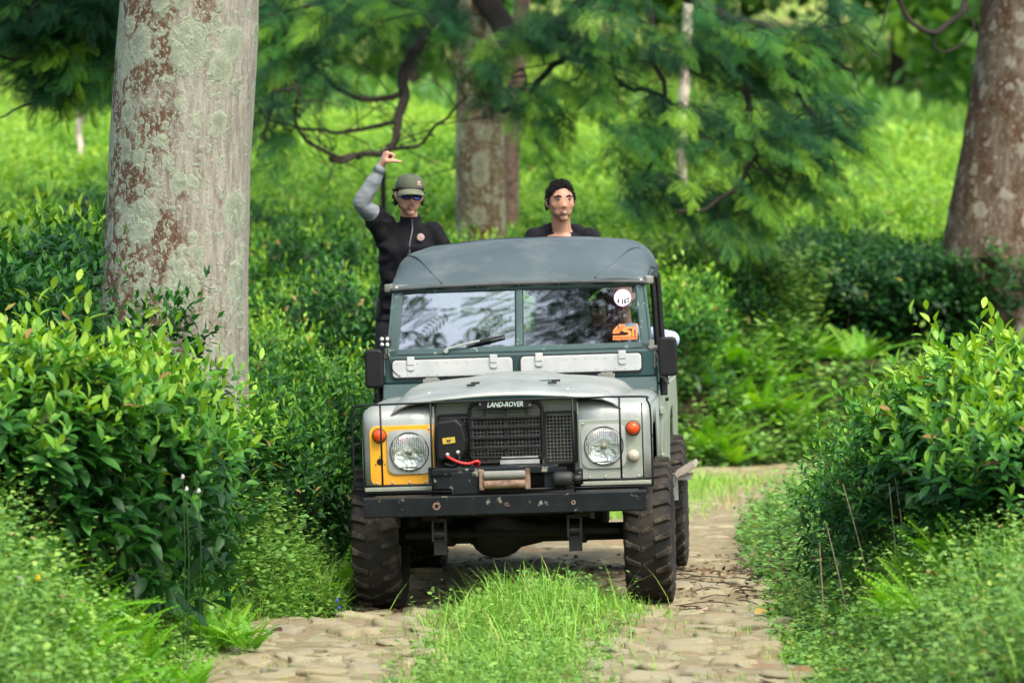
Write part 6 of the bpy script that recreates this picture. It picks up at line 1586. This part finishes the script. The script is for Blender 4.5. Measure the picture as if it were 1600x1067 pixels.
n = 7000; x, d = bank(-1, n, 17, 24.5, -.15, 1.9); blades('grass', x, d, r_.uniform(.12,.30,n) * np.clip((-(x - road_c(d)) - road_hw(d) + .3)/.7, .4, 1.7), 24, 'grass along the left road edge', tm=.5, spread=.6)
n = 7000; x, d = bank(1, n, 17, 25, -.15, 2.0); blades('grass', x, d, r_.uniform(.10,.26,n) * np.clip((x - road_c(d) - road_hw(d) + .3)/.7, .4, 1.5), 25, 'grass along the right road edge', tm=.5, spread=.6)
# leaf litter and dry twigs beside the right front wheel; leaves under the vehicle added as shade
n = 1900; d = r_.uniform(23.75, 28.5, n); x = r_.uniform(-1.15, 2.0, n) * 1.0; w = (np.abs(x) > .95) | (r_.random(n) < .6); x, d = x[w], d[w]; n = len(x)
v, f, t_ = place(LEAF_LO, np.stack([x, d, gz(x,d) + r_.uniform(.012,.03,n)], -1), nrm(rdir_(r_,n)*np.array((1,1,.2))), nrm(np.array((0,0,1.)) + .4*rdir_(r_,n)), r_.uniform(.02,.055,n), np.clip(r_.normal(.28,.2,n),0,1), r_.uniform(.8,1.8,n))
tag(meshobj('leaf_litter_and_shade', npmesh('leaf_litter_and_shade', v, f, t_), None, M['dry']), 'dry leaf litter around the front wheels, dark leaves under the vehicle added as shade', kind='stuff')
m_ = MB(); r3 = random.Random(3)
for k in range(70):
    d = r3.uniform(24.0, 27.0); x = r3.uniform(1.02, 1.95); a = r3.uniform(0,3.14); L = r3.uniform(.1,.36); z = G(x,d)
    m_.tube(smoothcurve([(x - L/2*math.cos(a), d - L/2*math.sin(a), z + .02), (x, d + .03, z + r3.uniform(.02,.04)), (x + L/2*math.cos(a), d + L/2*math.sin(a), z + .02)], 3), [.003,.0035,.003,.003,.003,.003,.002], 5)
tag(m_.build('dry_twigs', M['branch'], None), 'tangle of dry dark twigs beside the right front tyre', kind='stuff')
m_ = MB(); m_.tube(smoothcurve([P(1065,956,24.2) + Vector((0,0,-.01)), P(1120,958,24.15), P(1170,962,24.1)], 4), [.028,.033,.035,.035,.034,.033,.03,.028,.022], 8); tag(m_.build('fallen_branch', M['pale_twig'], None, smooth=True), 'short pale fallen branch lying beside the right front tyre', 'branch')
def leafobj(px, py, size, tint, lab, rz):
    d = (CAMZ) * F / (py - HOR); 
    for _ in range(4): x = (px-800)*d/F; d = (CAMZ - G(x,d) - .03) * F / (py - HOR)
    v, f, t_ = place(LEAF_HI, np.zeros((1,3)), np.array([(math.cos(rz),math.sin(rz),.15)]), np.array([(0,-.4,1.)]), size, np.array([tint]), np.array([1.6]))
    o_ = meshobj('fallen_leaf', npmesh('fallen_leaf', v, f, t_), None, M['dry']); o_.location = (x, d, G(x,d) + .035); tag(o_, lab, 'leaf')
leafobj(1182, 962, .13, 1.0, 'large yellow fallen leaf beside the twigs at the right road edge', .6)
leafobj(1275, 1052, .13, .5, 'reddish brown fallen leaf at the bottom right of the road', 3.0); leafobj(440, 988, .10, .12, 'small dark brown fallen leaf on the left wheel track', 2.4); leafobj(300, 1055, .14, .2, 'reddish dead leaf at the bottom left road edge', 2.0)
# thin pale stalks under the right hedge
for i, (px, py, h, lx) in enumerate(sorted(((1420,850,.62,-.10),(1405,850,.45,-.05),(1328,870,.40,-.12),(1440,760,.45,.10),(1290,800,.4,-.03),(1365,840,.5,-.16),(1480,770,.5,.08)))):
    d = 22.0 + .15*(i%3); x = (px-800)*d/F; z = G(x,d); m_ = MB(); m_.tube(smoothcurve([(x,d,z-.02),(x+lx*.4,d-.02,z+h*.5),(x+lx,d,z+h+.1)],4), [.004,.004,.004,.0038,.0035,.003,.003,.0025,.002], 5)
    tag(m_.build('dry_stalk', M['pale_twig'], None), 'thin pale dry stalk, %s from the left against the right hedge' % ordinal(i), 'stalk', 'dry stalks against the right hedge')
# flowers
M['petal_white'] = nmat('white_seed_head', (.75,.75,.72), None, 20, .8); M['petal_blue'] = nmat('blue_petal', (.10,.16,.75), None, 20, .6); M['petal_yellow'] = nmat('yellow_petal', (.80,.60,.02), None, 20, .6)
def flower(px, py, d, r0, mat, lab, group):
    p = P(px, py, d); x, z = p.x, G(p.x, d); o_ = empty('flower', (x, d, z)); tag(o_, lab, 'flower', group); m_ = MB(); h = max(.05, p.z - z)
    m_.tube([(0,0,0),(.012,-.01,h*.6),(0,0,h)], .0025, 5); m_.build('stalk', M['weed'], o_)
    m_ = MB()
    for k in range(14):
        q = rdir_(np.random.default_rng(k), 1)[0]; m_.tube([(0,0,h), Vector((0,0,h)) + Vector(q)*r0], [.0025, r0*.28], 5)
    m_.build('petal', M[mat], o_)
for px, py, w_ in ((285,745,'topmost'),(291,764,'lower left'),(310,767,'lower right')): flower(px, py, 21.0, .012, 'petal_white', w_ + ' of three white fluffy seed heads under the left bushes', 'white seed heads on the left')
flower(30, 908, 19.0, .024, 'petal_white', 'white flower in the blurred weeds at the far left', None)
for px, py, w_ in ((526,938,'upper'),(529,950,'lower')): flower(px, py, 24.0, .012, 'petal_blue', w_ + ' of two tiny blue flowers just left of the front tyre', 'blue flowers by the left front tyre')
flower(58, 903, 19.2, .016, 'petal_yellow', 'tiny yellow flower in the weeds at the far left', None); flower(1483, 934, 20.0, .012, 'petal_yellow', 'tiny yellow flower in the weeds on the right bank', None)
# fence post and wire in the field behind the raised hand
d = 46.0; x = (599-800)*d/F; z = G(x,d); o_ = empty('fence_post', (x, d, z)); tag(o_, 'slim dark fence post with a wire in the field beside the capped man', 'fence post')
m_ = MB(); m_.box((0,0,(P(0,268,d).z - z)/2), (.06,.06,P(0,268,d).z - z)); m_.build('post', M['branch'], o_, bevel=.01)
m_ = MB(); a = P(601,277,d) - Vector((x,d,z)); b = P(715,262,47) - Vector((x,d,z)); m_.tube([a, a.lerp(b,.5) + Vector((0,0,-.05)), b], .007, 5); m_.build('wire', M['branch'], o_)
